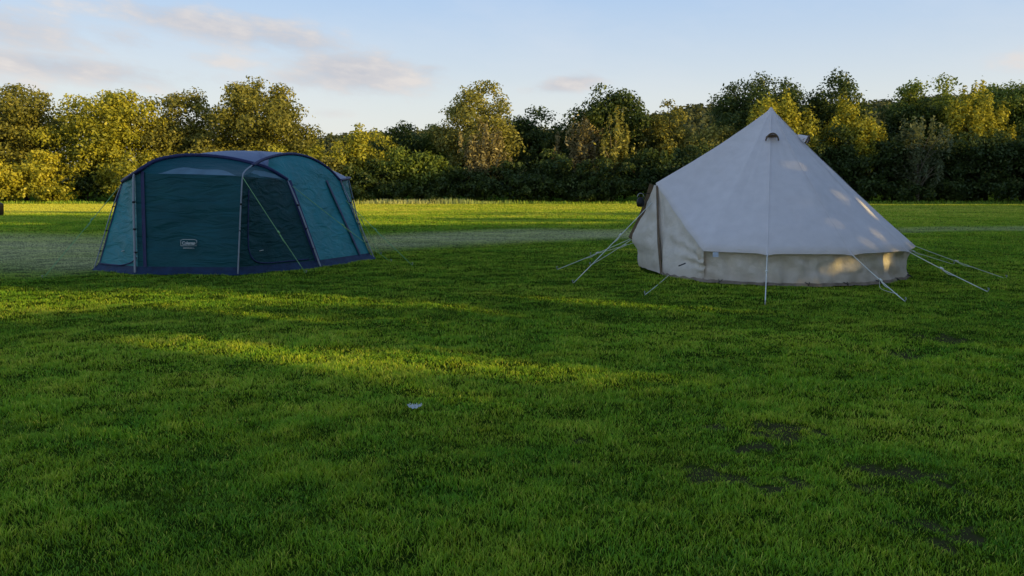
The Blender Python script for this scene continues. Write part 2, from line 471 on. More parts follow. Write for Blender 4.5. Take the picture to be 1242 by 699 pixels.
n1 = nd(ns_, 'ShaderNodeTexNoise'); n1.inputs['Scale'].default_value = 1.3; n1.inputs['Detail'].default_value = 10; n1.inputs['Roughness'].default_value = .65
n2 = nd(ns_, 'ShaderNodeTexNoise'); n2.inputs['Scale'].default_value = 14; n2.inputs['Detail'].default_value = 8; n2.inputs['Roughness'].default_value = .7
mp = ns_.new('ShaderNodeMapping'); mp.inputs['Scale'].default_value = (.35, 1, 1)
l_.new(geo.outputs['Position'], mp.inputs[0]); l_.new(mp.outputs[0], n1.inputs[0]); l_.new(geo.outputs['Position'], n2.inputs[0])
r1 = ramp(ns_, [(.3, (.024, .046, .006)), (.5, (.045, .082, .009)), (.7, (.08, .12, .012))]); l_.new(n1.outputs['Fac'], r1.inputs[0])
r2 = ramp(ns_, [(.3, (.45, .45, .45)), (.7, (1.25, 1.25, 1.2))]); l_.new(n2.outputs['Fac'], r2.inputs[0])
mu = nd(ns_, 'ShaderNodeMix', data_type='RGBA', blend_type='MULTIPLY'); mu.inputs['Factor'].default_value = 1
l_.new(r1.outputs[0], mu.inputs['A']); l_.new(r2.outputs[0], mu.inputs['B'])
ap = nd(ns_, 'ShaderNodeAttribute', attribute_name='pale'); am = nd(ns_, 'ShaderNodeAttribute', attribute_name='mud')
mx = nd(ns_, 'ShaderNodeMix', data_type='RGBA'); l_.new(ap.outputs['Fac'], mx.inputs['Factor']); l_.new(mu.outputs['Result'], mx.inputs['A']); mx.inputs['B'].default_value = (.25, .26, .13, 1)
mx2 = nd(ns_, 'ShaderNodeMix', data_type='RGBA'); l_.new(am.outputs['Fac'], mx2.inputs['Factor']); l_.new(mx.outputs['Result'], mx2.inputs['A']); mx2.inputs['B'].default_value = (.070, .068, .028, 1)
df = ns_.new('ShaderNodeBsdfDiffuse'); l_.new(mx2.outputs['Result'], df.inputs[0])
bm_ = ns_.new('ShaderNodeBump'); bm_.inputs['Strength'].default_value = .9; bm_.inputs['Distance'].default_value = .05
l_.new(n2.outputs['Fac'], bm_.inputs['Height']); l_.new(bm_.outputs[0], df.inputs['Normal'])
oo = ns_.new('ShaderNodeOutputMaterial'); l_.new(df.outputs[0], oo.inputs[0])
g = mesh_np('ground', gv, np.full(len(gi), 4), gi, m, smooth=True,
            attrs={'pale': pale_mask(gv[:, 0], gv[:, 1]), 'mud': mud_mask(gv[:, 0], gv[:, 1])})
tag(g, 'grass field', kind='structure')

# ------------------------------------------------------------------ grass blades
TENT_C = Vector((4.68, 14.6, 0))
foot_poly = [(-7.67, 14.55), (-6.6, 13.88), (-4.79, 13.76), (-3.67, 14.98), (-2.95, 16.6), (-3.5, 18.4), (-5.2, 19.2), (-7.2, 18.5), (-8.1, 16.5)]

def inside_poly(x, y, poly):
    r = np.zeros(len(x), bool); n = len(poly)
    for i in range(n):
        x0, y0 = poly[i]; x1, y1 = poly[(i + 1) % n]
        c = ((y0 > y) != (y1 > y))
        with np.errstate(divide='ignore', invalid='ignore'):
            xx = (x1 - x0) * (y - y0) / (y1 - y0 + 1e-12) + x0
        r ^= c & (x < xx)
    return r

def grass_mat():
    m, nt, ns, lk = new_mat('grass_blades')
    a = nd(ns, 'ShaderNodeAttribute', attribute_name='tint'); p = nd(ns, 'ShaderNodeAttribute', attribute_name='pale'); h = nd(ns, 'ShaderNodeAttribute', attribute_name='hgt')
    r = ramp(ns, [(0, (.055, .125, .006)), (.35, (.13, .255, .010)), (.7, (.27, .38, .016)), (1, (.56, .53, .07))])
    lk.new(a.outputs['Fac'], r.inputs[0])
    geo = ns.new('ShaderNodeNewGeometry'); nh = ns.new('ShaderNodeTexNoise'); nh.inputs['Scale'].default_value = 1.7; nh.inputs['Detail'].default_value = 5; nh.inputs['Roughness'].default_value = .7
    lk.new(geo.outputs['Position'], nh.inputs['Vector'])
    mh = ns.new('ShaderNodeMapRange'); mh.inputs[1].default_value = .3; mh.inputs[2].default_value = .7; mh.inputs[3].default_value = .480; mh.inputs[4].default_value = .530
    lk.new(nh.outputs['Fac'], mh.inputs[0]); hh = ns.new('ShaderNodeHueSaturation'); lk.new(mh.outputs[0], hh.inputs['Hue']); lk.new(r.outputs[0], hh.inputs['Color'])
    x = nd(ns, 'ShaderNodeMix', data_type='RGBA'); lk.new(p.outputs['Fac'], x.inputs['Factor']); lk.new(hh.outputs[0], x.inputs['A']); x.inputs['B'].default_value = (.56, .55, .29, 1)
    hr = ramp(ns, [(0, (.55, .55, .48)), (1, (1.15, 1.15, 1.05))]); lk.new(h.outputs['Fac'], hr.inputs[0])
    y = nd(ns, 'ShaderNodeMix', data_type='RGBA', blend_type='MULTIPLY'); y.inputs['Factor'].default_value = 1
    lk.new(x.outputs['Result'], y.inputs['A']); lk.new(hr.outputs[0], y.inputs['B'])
    d = ns.new('ShaderNodeBsdfDiffuse'); t = ns.new('ShaderNodeBsdfTranslucent'); g = ns.new('ShaderNodeBsdfGlossy')
    g.inputs['Roughness'].default_value = .5; g.inputs['Color'].default_value = (.6, .62, .6, 1)
    lk.new(y.outputs['Result'], d.inputs[0]); 
    hs = ns.new('ShaderNodeHueSaturation'); hs.inputs['Value'].default_value = .6; lk.new(y.outputs['Result'], hs.inputs['Color']); lk.new(hs.outputs[0], t.inputs[0])
    s1 = ns.new('ShaderNodeAddShader'); lk.new(d.outputs[0], s1.inputs[0]); lk.new(t.outputs[0], s1.inputs[1])
    s2 = ns.new('ShaderNodeMixShader'); s2.inputs[0].default_value = .035; lk.new(s1.outputs[0], s2.inputs[1]); lk.new(g.outputs[0], s2.inputs[2])
    o = ns.new('ShaderNodeOutputMaterial'); lk.new(s2.outputs[0], o.inputs[0])
    return m

def make_grass():
    ymin, ymax = 2.5, 61.5
    yy = np.linspace(ymin, ymax, 4000)
    dens = 13000 * np.minimum(1, (4.2 / yy) ** 1.72)
    wfun = 1.40 * yy + 1.6
    cum = np.cumsum(dens * wfun) * (yy[1] - yy[0])
    N = int(cum[-1])
    y = np.interp(rng.random(N) * cum[-1], cum, yy)
    x = (rng.random(N) - .5) * (1.40 * y + 1.6)
    # clumping: pull blades towards tuft centres
    cell = .055 * np.maximum(1, y / 5)
    cxr = np.floor(x / cell); cyr = np.floor(y / cell)
    keep = ~(np.hypot(x - TENT_C.x, y - TENT_C.y) < 2.28) & ~inside_poly(x, y, foot_poly)
    mud = mud_mask(x, y)
    keep &= rng.random(N) > mud * .6
    thin = fbm(x * 6.5, y * 8.5, 3, 41)
    keep &= rng.random(N) < sstep(.30, .5, thin) * .45 + .55
    x = x[keep]; y = y[keep]; mud = mud[keep]; thin = thin[keep]; N = len(x)
    pale = pale_mask(x, y)
    big = fbm(x * .35, y * .6, 4, 12); med = fbm(x * 1.7, y * 2.4, 3, 13); fine = fbm(x * 8, y * 8, 2, 14)
    hl = .023 + .017 * np.clip((med - .3) * 1.6, 0, 1) * (.5 + fine)
    hl *= (.80 + .25 * sstep(.32, .6, thin)) * (1 - .45 * pale) * (.55 + .8 * rng.random(N)) * (1 - .5 * mud)
    d = np.hypot(x, y)
    hl *= 1 + 1.0 * sstep(14, 45, d)
    wd = .0034 * np.maximum(1, (d / 4.2)) ** .88 * (.7 + .6 * rng.random(N))
    broad = (rng.random(N) < .055) & (fbm(x * 1.6, y * 1.6, 3, 91) > .47)       # clover and plantain leaves
    wd[broad] *= 3.4; hl[broad] *= .55
    az = rng.random(N) * 2 * PI + 2.5 * (fine - .5)
    lean = hl * (.25 + .95 * rng.random(N))
    face = az + (rng.random(N) - .5) * 1.8
    bx, by = np.cos(face), np.sin(face)
    lx, ly = np.cos(az + PI / 2) * lean, np.sin(az + PI / 2) * lean
    z = ground_z(x, y) - .004
    tint = np.clip(.22 + .34 * sstep(25, 50, y) + .35 * sstep(-4, -20, x) * sstep(38, 50, y) + .55 * (big - .3) + .40 * (med - .42) + .22 * (fbm(x * 6, y * 9, 3, 15) - .5) + .42 * (rng.random(N)) ** 1.6 + .12 * (fine - .5), 0, 1)  # far field, far left most, coloured brighter and yellower to look sunlit
    straw = rng.random(N) < .045
    tint[straw] = .98; tint[broad] *= .7
    nearm = d < 9
    out_v = []; out_s = []; out_i = []; A = {'tint': [], 'pale': [], 'hgt': []}; base = 0
    for sel, five in ((nearm, True), (~nearm, False)):
        k = sel.sum()
        X, Y, Z, H, W = x[sel], y[sel], z[sel], hl[sel], wd[sel]
        BX, BY, LX, LY = bx[sel], by[sel], lx[sel], ly[sel]
        p0 = np.stack([X - BX * W / 2, Y - BY * W / 2, Z], 1); p1 = np.stack([X + BX * W / 2, Y + BY * W / 2, Z], 1)
        tip = np.stack([X + LX, Y + LY, Z + H], 1)
        if five:
            mxp = X + LX * .32; myp = Y + LY * .32; mz = Z + H * .62
            p2 = np.stack([mxp + BX * W * .42, myp + BY * W * .42, mz], 1); p3 = np.stack([mxp - BX * W * .42, myp - BY * W * .42, mz], 1)
            V = np.stack([p0, p1, p2, p3, tip], 1).reshape(-1, 3)
            b = base + np.arange(k) * 5
            I = np.stack([b, b + 1, b + 2, b + 3, b + 3, b + 2, b + 4], 1).ravel()
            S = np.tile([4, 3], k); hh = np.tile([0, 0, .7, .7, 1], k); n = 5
        else:
            V = np.stack([p0, p1, tip], 1).reshape(-1, 3)
            b = base + np.arange(k) * 3
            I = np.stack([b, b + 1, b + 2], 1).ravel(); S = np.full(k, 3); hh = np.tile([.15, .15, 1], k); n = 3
        base += k * n
        out_v.append(V); out_i.append(I); out_s.append(S)
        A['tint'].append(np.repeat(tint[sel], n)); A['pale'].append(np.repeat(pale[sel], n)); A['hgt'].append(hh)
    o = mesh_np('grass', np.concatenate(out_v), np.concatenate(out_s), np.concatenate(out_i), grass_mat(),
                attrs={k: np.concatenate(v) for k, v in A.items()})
    tag(o, 'short mown grass covering the field', 'grass', kind='stuff')
    return o
make_grass()

# taller dry grass at the foot of the hedge
def make_verge():
    N = 26000
    x = rng.uniform(-46, 48, N); y = 60.6 + rng.random(N) ** 1.5 * 1.9
    dry = np.exp(-((x + 8) / 6) ** 2)
    keep = rng.random(N) < .35 + .65 * dry
    x = x[keep]; y = y[keep]; dry = dry[keep]; N = len(x)
    h = (.12 + .38 * rng.random(N) * fbm(x * .5, y, 3, 61)) * (1 + .5 * dry); wd = .03 + .03 * rng.random(N)
    a = rng.random(N) * PI; lx = (rng.random(N) - .5) * .25
    v = np.stack([np.stack([x - np.cos(a) * wd, y - np.sin(a) * wd, np.zeros(N)], 1), np.stack([x + np.cos(a) * wd, y + np.sin(a) * wd, np.zeros(N)], 1), np.stack([x + lx, y, h], 1)], 1).reshape(-1, 3)
    t = np.clip(.25 + .5 * rng.random(N), 0, 1)
    pal = np.clip(dry * .8 + .15 * rng.random(N), 0, 1)
    o = mesh_np('tall_grass', v, np.full(N, 3), np.arange(3 * N), bpy.data.materials['grass_blades'],
                attrs={'tint': np.repeat(t, 3), 'pale': np.repeat(pal, 3), 'hgt': np.tile([.3, .3, 1], N)})
    tag(o, 'taller dry grass growing along the foot of the hedge', 'grass', kind='stuff')
make_verge()

# ------------------------------------------------------------------ foliage
def cards(P, Nn, size, tint, elong=1.5, r=None):
    """rhombic leaf sprays at P facing Nn"""
    r = r or rng
    n = len(P)
    Nn = Nn / (np.linalg.norm(Nn, axis=1, keepdims=True) + 1e-9)
    rv = r.normal(size=(n, 3)); a = np.cross(Nn, rv); a /= np.linalg.norm(a, axis=1, keepdims=True) + 1e-9
    b = np.cross(Nn, a)
    s = (size * (.6 + .8 * r.random(n)))[:, None]
    e = elong
    off = (r.random((n, 1)) - .5) * .5 * s
    v = np.stack([P - a * s * e * .5, P + b * s * .42 + a * off + Nn * s * .12, P + a * s * e * .5, P - b * s * .42 + a * off * .6 - Nn * s * .05], 1).reshape(-1, 3)
    idx = np.arange(4 * n)
    return v, idx, np.repeat(tint, 4)

def crown_points(H, W, base, r, style, dens=1.0, egg=.5):
    """clump centres and radii for a crown from z=base to z=H, about W wide"""
    hh = (H - base) / 2; cz = base + hh
    n = int((20 + W * (H - base) * 1.55) * (1.3 if style == 'spike' else 1))
    cs = []
    lob = r.random(5) * 2 * PI
    tries = 0
    while len(cs) < n and tries < n * 30:
        tries += 1
        d = r.normal(size=3); d /= np.linalg.norm(d)
        rad = r.random() ** .35 if r.random() < .75 else r.random() * .7
        az = math.atan2(d[1], d[0])
        k = 1 + .13 * math.sin(2 * az + lob[0]) + .12 * math.sin(3 * az + 4 * d[2] + lob[1]) + .10 * math.sin(5 * d[2] + lob[2] + az)
        z = d[2] * rad
        wz = 1.0 if z > -.1 else 1.0 - .25 * (-z - .1)
        topn = 1 - .25 * max(0, z) ** 2 * egg * 2
        x = d[0] * rad * k * W / 2 * wz * topn * .94; y = d[1] * rad * k * W / 2 * wz * topn * .88
        zz = cz + z * hh * .93 * (1 + .10 * math.sin(3 * az + lob[3]))
        rc = (.085 + .075 * r.random()) * min(W, 1.4 * (H - base)) * (1.12 if rad < .6 else .85)
        rc = min(max(rc, .42), 1.05)
        if zz - rc * .6 < .05: zz = rc * .6 + .05
        cs.append((x, y, zz, rc, rad))
    return np.array(cs)

def build_tree(name, label, cat, X, Y, H, W, matk, seed, base=.4, dens=1.0, leaf=.2, style='round', group=None, trunk_r=None, bark='bark', no_trunk=False, tshift=0.0, loc=None):
    r = np.random.default_rng(seed)
    root = thing(name, label, cat, (X, Y, 0), group)
    cs = crown_points(H, W, base, r, style, dens)
    P = []; Nn = []; T = []
    for (cx, cy, cz, rc, rad) in cs:
        area = rc * rc
        k = int(area * 190 * dens * (.2 / leaf) ** 1.6 * .9) + 6
        d = r.normal(size=(k, 3)); d[:, 2] += .25; d /= np.linalg.norm(d, axis=1, keepdims=True)
        q = r.random(k) ** .45
        sz = np.array([1.1, 1.1, .82])
        if style == 'spike': sz = np.array([.55, .55, 1.5])
        if style == 'whippy': sz = np.array([.45, .45, 1.7])
        pts = np.array([cx, cy, cz]) + d * (rc * q * (1 + .35 * (r.random(k) - .3)))[:, None] * sz
        tt = .42 + .22 * (r.random() - .5) + .45 * (r.random(k) - .5) + .16 * (cz / H - .5) + tshift
        P.append(pts); Nn.append(d * .9 + r.normal(size=(k, 3)) * .55 + np.array([0, 0, .25])); T.append(tt)
    # stray sprays on the outline
    k = int(5 * W)
    d = r.normal(size=(k, 3)); d[:, 2] = np.abs(d[:, 2]) * 1.1; d /= np.linalg.norm(d, axis=1, keepdims=True)
    hh = (H - base) / 2
    pts = np.array([0, 0, base + hh]) + d * np.array([W / 2, W / 2, hh]) * (.86 + .08 * r.random((k, 1)))
    P.append(pts); Nn.append(d + r.normal(size=(k, 3)) * .6); T.append(.55 + .3 * r.random(k))
    P = np.concatenate(P); Nn = np.concatenate(Nn); T = np.clip(np.concatenate(T), 0, 1)
    ok = P[:, 2] > .03; P = P[ok]; Nn = Nn[ok]; T = T[ok]
    v, idx, t = cards(P, Nn, leaf, T, 1.5 if style != 'whippy' else 2.2, r)
    crown = mesh_np('crown', v, np.full(len(P), 4), idx, M[matk], root, attrs={'tint': t})
    mb = MB()
    tr = trunk_r or max(.06, .022 * H)
    top = Vector((r.normal() * .15, r.normal() * .1, H * .72))
    tp = spline([(0, 0, -.1), (r.normal() * .08, r.normal() * .06, H * .25), (r.normal() * .15, 0, H * .5), top], 4)
    mb.tube(tp, tr, 7, tr * .25)
    order = r.permutation(len(cs))[:(10 if style != 'whippy' else 26)]
    for j in order:
        c = Vector(cs[j][:3]); zb = min(c.z * (.35 + .3 * r.random()), H * .6)
        i0 = min(int(zb / (H * .72) * (len(tp) - 1)), len(tp) - 1)
        b = tp[i0]
        mid = b.lerp(c, .5) + Vector((r.normal() * .1, r.normal() * .1, .12 * (c - b).length))
        rr = tr * .42 * (1 - .5 * zb / H)
        mb.tube(spline([b, mid, c], 3), rr, 5, rr * .25)
    mo = mb
    me = bpy.data.meshes.new('trunk'); me.from_pydata(mo.v, [], mo.f); me.update(); me.polygons.foreach_set('use_smooth', [True] * len(me.polygons)); me.materials.append(M[bark])
    link(bpy.data.objects.new('trunk' if not no_trunk else 'stem', me), root)
    return root

def wh(px, top, wpx, Y):
    p = at(px, top, Y); return p.x, p.z, wpx / F * Y

GT = 'tall trees behind the hedge'
trees = [
 # px, top, width px, Y, material, style, base, kind, label, category
 (-55, 122, 120, 68, 'green', 'round', .8, 'broadleaf_tree', 'tall dark tree beyond the left edge of the picture', 'tree'),
 (22, 106, 118, 67, 'olive', 'round', .8, 'broadleaf_tree', 'dark rounded tree at the far left with sunlit top above the yellow bushes', 'tree'),
 (132, 107, 116, 66, 'yellow', 'round', .5, 'broadleaf_tree', 'tall bright yellow-green tree between the far left tree and the pair behind the blue tent', 'tree'),
 (222, 115, 104, 67, 'olive', 'round', .5, 'broadleaf_tree', 'olive tree directly behind the left half of the blue tent, lower than its right neighbour', 'tree'),
 (318, 103, 128, 67, 'olive', 'round', .5, 'broadleaf_tree', 'broad dark olive tree with rounded top behind the right half of the blue tent', 'tree'),
 (388, 168, 70, 65, 'yellow', 'round', .3, 'young_tree', 'low golden tree sloping down right of the broad olive tree behind the blue tent', 'tree'),
 (437, 148, 68, 65, 'yellow', 'round', .3, 'young_tree', 'small yellow-green pointed tree right of the gap where the hill shows', 'tree'),
 (486, 151, 80, 70, 'dark', 'round', .5, 'broadleaf_tree', 'low dark tree with a scruffy top left of the tall golden tree', 'tree'),
 (528, 155, 60, 71, 'green', 'round', .5, 'broadleaf_tree', 'green tree tucked against the left side of the tall golden tree', 'tree'),
 (575, 105, 96, 68, 'gold', 'round', .5, 'broadleaf_tree', 'tall golden olive tree standing alone above its neighbours near the middle of the hedge', 'tree'),
 (588, 146, 62, 64, 'brown', 'whippy', .5, 'thin_tree', 'pale brown wispy tree in front of the tall golden tree', 'tree'),
 (648, 138, 92, 71, 'dark', 'round', .5, 'broadleaf_tree', 'dark green flat-topped tree just right of the tall golden tree', 'tree'),
 (702, 138, 56, 66, 'brown', 'whippy', .5, 'thin_tree', 'narrow brownish wispy tree left of the dark domed tree', 'tree'),
 (742, 102, 106, 69, 'dark', 'round', .5, 'broadleaf_tree', 'dark domed tree rising over a brown-gold tree, left of the cream tent', 'tree'),
 (746, 138, 58, 64.5, 'gold', 'whippy', .4, 'thin_tree', 'brown-gold wispy tree in front of the dark domed tree', 'tree'),
 (812, 124, 66, 68, 'olive', 'round', .5, 'broadleaf_tree', 'olive green tree between the dark domed tree and the distant hill', 'tree'),
 (862, 146, 74, 67, 'gold', 'round', .4, 'broadleaf_tree', 'low golden tree below the distant hill, just left of the cream tent roof', 'tree'),
 (925, 91, 112, 71, 'dark', 'round', .5, 'broadleaf_tree', 'large dark round-topped tree rising above the peak of the cream tent', 'tree'),
 (948, 122, 84, 66, 'yellow', 'spike', .4, 'young_tree', 'sunlit yellow tree with upright shoots right behind the peak of the cream tent', 'tree'),
 (1010, 89, 86, 71, 'dark', 'round', .5, 'broadleaf_tree', 'dark tree with a twin-lobed top right of the cream tent peak', 'tree'),
 (1036, 129, 76, 66, 'yellow', 'spike', .4, 'young_tree', 'sunlit yellow tree with upright shoots below the twin-lobed dark tree', 'tree'),
 (1092, 112, 72, 71, 'dark', 'round', .5, 'broadleaf_tree', 'dark tree on the left flank of the round-topped tree at the right', 'tree'),
 (1128, 92, 84, 71, 'green', 'round', .5, 'broadleaf_tree', 'green round-topped tree above the pale bare-branched shrub at the right', 'tree'),
 (1183, 112, 76, 67, 'yellow', 'spike', .4, 'young_tree', 'yellow-green tree with spiky sunlit top near the right edge', 'tree'),
 (1206, 104, 82, 72, 'green', 'round', .4, 'broadleaf_tree', 'green tree behind the spiky yellow-green tree near the right edge', 'tree'),
 (1252, 93, 92, 69, 'green', 'round', .4, 'broadleaf_tree', 'tall green tree cut by the right edge of the picture', 'tree'),
 (1330, 98, 110, 68, 'dark', 'round', .4, 'broadleaf_tree', 'tall dark tree beyond the right edge of the picture', 'tree'),
]
for i, (px, top, wpx, Y, mk, st, base, kind, lab, cat) in enumerate(trees):
    X, H, W = wh(px, top, wpx, Y)
    build_tree(kind, lab, cat, X, Y, H * (1.02 if px < 860 else 1.05), W * (1.14 if px < 860 else 1.26), mk, 100 + i, base=base, dens={'whippy': .6}.get(st, 1.0), leaf=.165 if st != 'whippy' else .15,
               style=st, group=GT, bark='pale_bark' if st == 'whippy' else 'bark')

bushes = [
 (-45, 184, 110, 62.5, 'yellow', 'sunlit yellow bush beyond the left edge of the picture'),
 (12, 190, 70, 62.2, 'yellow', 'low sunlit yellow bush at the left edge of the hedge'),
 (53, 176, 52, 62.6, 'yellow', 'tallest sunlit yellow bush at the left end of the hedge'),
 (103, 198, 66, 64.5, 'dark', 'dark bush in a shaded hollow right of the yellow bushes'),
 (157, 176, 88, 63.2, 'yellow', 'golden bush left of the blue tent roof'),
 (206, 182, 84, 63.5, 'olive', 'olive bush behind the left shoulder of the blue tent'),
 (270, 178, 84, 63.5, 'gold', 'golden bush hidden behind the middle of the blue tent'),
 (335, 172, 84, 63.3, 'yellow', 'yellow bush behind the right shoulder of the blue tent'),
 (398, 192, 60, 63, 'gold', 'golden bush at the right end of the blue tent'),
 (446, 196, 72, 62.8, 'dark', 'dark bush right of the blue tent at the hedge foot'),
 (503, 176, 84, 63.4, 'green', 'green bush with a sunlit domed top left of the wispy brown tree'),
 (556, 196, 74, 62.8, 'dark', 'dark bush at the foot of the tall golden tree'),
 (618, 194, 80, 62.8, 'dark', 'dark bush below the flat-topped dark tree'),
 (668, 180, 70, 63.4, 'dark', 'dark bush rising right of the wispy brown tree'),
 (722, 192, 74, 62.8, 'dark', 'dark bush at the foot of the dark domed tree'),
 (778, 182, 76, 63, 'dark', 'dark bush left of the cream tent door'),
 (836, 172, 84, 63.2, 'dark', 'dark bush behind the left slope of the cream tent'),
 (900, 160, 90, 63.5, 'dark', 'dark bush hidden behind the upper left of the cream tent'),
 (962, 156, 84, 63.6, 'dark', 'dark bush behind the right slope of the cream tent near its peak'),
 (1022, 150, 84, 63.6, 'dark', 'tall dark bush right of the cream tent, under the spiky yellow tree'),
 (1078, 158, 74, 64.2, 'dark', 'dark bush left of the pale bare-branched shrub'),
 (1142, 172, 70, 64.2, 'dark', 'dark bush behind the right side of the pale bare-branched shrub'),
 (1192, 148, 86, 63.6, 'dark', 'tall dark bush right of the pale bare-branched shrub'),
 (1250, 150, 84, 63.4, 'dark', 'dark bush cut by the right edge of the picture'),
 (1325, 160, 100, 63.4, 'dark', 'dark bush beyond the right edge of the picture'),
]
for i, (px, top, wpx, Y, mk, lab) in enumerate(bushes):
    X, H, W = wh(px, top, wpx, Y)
    build_tree('hedge_bush', lab, 'bush', X, Y, H, W * 1.12, mk, 300 + i, base=.02, dens=1.1, leaf=.165, group='bushes of the hedge', no_trunk=True, tshift=.16 if i < 3 else -.04)  # first three bushes given a lighter leaf tint to look sunlit
# low skirts in front of the hedge
X, H, W = wh(1118, 140, 84, 62.4)
build_tree('bare_shrub', 'pale grey-green shrub with visible bare branches in front of the dark hedge at the right', 'shrub', X, 62.2, H, W, 'willow', 401, base=1.0, dens=.36, leaf=.14,
           style='whippy', bark='pale_bark', trunk_r=.13, no_trunk=True)
low = [(-5, 222), (60, 216), (182, 224), (240, 222), (430, 222), (478, 214), (528, 216), (586, 214), (645, 212), (695, 216), (750, 214), (806, 212), (862, 214), (990, 208), (1050, 212), (1105, 222), (1160, 214), (1215, 210), (1280, 212)]
lowlab = ['at the left edge', 'below the tallest yellow bush', 'left of the blue tent', 'behind the blue tent', 'at the right foot of the blue tent', 'right of the blue tent, second from it',
          'at the pale dry grass', 'below the wispy brown tree', 'below the flat-topped dark tree', 'below the narrow brownish tree', 'below the dark domed tree', 'left of the cream tent door lantern',
          'behind the cream tent', 'behind the right slope of the cream tent', 'right of the cream tent', 'at the foot of the bare-branched shrub', 'right of the bare-branched shrub', 'near the right edge', 'beyond the right edge']
for i, ((px, top), lb) in enumerate(zip(low, lowlab)):
    X, H, W = wh(px, top, 66, 61.6)
    build_tree('low_bramble', 'low leafy bramble ' + lb.replace('reddish brown tree', 'narrow brownish tree') + ', at the hedge foot', 'bramble', X, 61.9, H, W, 'yellow' if i < 2 else ('olive' if i < 4 else 'dark'), 500 + i, base=.02, dens=1.1, leaf=.15,
               group='low brambles at the foot of the hedge', no_trunk=True, trunk_r=.03)

# ------------------------------------------------------------------ trees to the right, outside the picture, that throw the shade
def make_side_trees():
    nT = 13; y0, y1 = -22.0, 66.0
    for i in range(nT):
        r = np.random.default_rng(900 + i)
        ya = y0 + (y1 - y0) * i / nT; yb = y0 + (y1 - y0) * (i + 1) / nT
        yc = (ya + yb) / 2; xc = .647 * yc + 25
        root = thing('field_edge_tree', 'dense leafy tree number of the row along the right side of the field', 'tree', (xc, yc, 0), 'trees along the right side of the field')
        root['label'] = 'dense leafy tree of the row along the right side of the field, outside the picture'
        n = 19000
        yy = r.uniform(ya - .5, yb + .5, n)
        top = 15.8 + 2.0 * (fbm(yy * .35, yy * 0, 3, 71) - .5)
        zz = r.uniform(.05, 1, n) ** .9 * top
        xx = .647 * yy + 25 + r.normal(size=n) * 1.1
        P = np.stack([xx, yy, zz], 1)
        t = zz / TAN
        gx = xx - SX * t; gy = yy - SY * t
        bad = lit(gx, gy) | spot_lit(xx, yy, zz)
        for dl, dz_ in ((.14, 0), (-.14, 0), (0, .05), (0, -.05)):      # leaf sprays are not points
            y2 = yy + dl; t2 = (zz + dz_) / TAN; bad |= lit(xx - SX * t2, y2 - SY * t2)
        P = P[~bad]  # sprays left out at chosen places, gaps shaped to let sun streaks through
        Nn = r.normal(size=(len(P), 3)) + np.array([SX, SY, 0]) * .9
        v, idx, tt = cards(P, Nn, .34, np.clip(.4 + .5 * (r.random(len(P)) - .5), 0, 1), 1.3, r)
        v = v - np.array([xc, yc, 0])
        mesh_np('crown', v, np.full(len(P), 4), idx, M['green'], root, attrs={'tint': tt})
        mb = MB(); mb.tube([(0, 0, -.1), (.1, .05, 2), (.05, -.1, 4.5)], .17, 8, .07)
        me = bpy.data.meshes.new('trunk'); me.from_pydata(mb.v, [], mb.f); me.materials.append(M['bark'])
        link(bpy.data.objects.new('trunk', me), root)
make_side_trees()

# ------------------------------------------------------------------ far wooded hill
def hill_top(px): return np.interp(px, [-400, -100, 300, 380, 430, 700, 800, 840, 865, 900, 1060, 1150, 1242, 1700], [196, 190, 180, 166, 158, 152, 134, 124, 125, 131, 119, 110, 107, 104])
pxs = np.linspace(-700, 1950, 160)
yl = [150, 190, 235, 270, 300, 400]
hf = [0, .30, .68, .93, 1.0, .9]
hv = []
for Y, hfr in zip(yl, hf):
    for q in pxs:
        p = at(q, float(hill_top(q)) + 13, 280)
        hv.append((p.x * (Y / 280) ** .6, Y, max(p.z, 2) * hfr - (3 if hfr == 0 else 0)))
hv = np.array(hv); n = len(pxs)
ii = (np.arange(len(yl) - 1)[:, None] * n + np.arange(n - 1)[None, :]).ravel()
hi = np.stack([ii, ii + 1, ii + n + 1, ii + n], 1)
hmat = simple_mat('far_hill_ground', (.05, .06, .02), .95, .35, .05, .05)
tag(mesh_np('hills', hv, np.full(len(hi), 4), hi, hmat, smooth=True), 'low hill behind the trees', kind='structure')
M['far'] = foliage_mat('far_wood_leaves', (.03, .04, .018), (.075, .085, .03), (.13, .13, .045), .2)
def make_far_wood():
    r = np.random.default_rng(70); P = []; Nn = []; T = []
    for i in range(1500):
        q = r.uniform(330, 1400); s = r.random() ** .6
        Y = 190 + 90 * s
        hfr = np.interp(Y, yl, hf); p = at(q, float(hill_top(q)) + 13, 280)
        c = np.array([p.x * (Y / 280) ** .6, Y, p.z * hfr + 1.0]); R = 1.6 + 1.8 * r.random()
        k = 55; d = r.normal(size=(k, 3)); d[:, 2] = d[:, 2] * .8 + .3; d /= np.linalg.norm(d, axis=1, keepdims=True)
        P.append(c + d * R * (.7 + .4 * r.random((k, 1)))); Nn.append(d + r.normal(size=(k, 3)) * .5)
        T.append(np.clip(.5 + .5 * (r.random() - .5) + .4 * (r.random(k) - .5), 0, 1))
    P = np.concatenate(P); v, idx, t = cards(P, np.concatenate(Nn), 1.0, np.concatenate(T), 1.3, r)
    tag(mesh_np('far_wood', v, np.full(len(P), 4), idx, M['far'], attrs={'tint': t}), 'distant wood covering the low hill behind the trees', 'wood', kind='stuff')
make_far_wood()

# ------------------------------------------------------------------ cream bell tent
def wrinkle(p, a=.02, s=3.0):
    return mnoise.noise(Vector((p.x * s, p.y * s, p.z * s))) * a

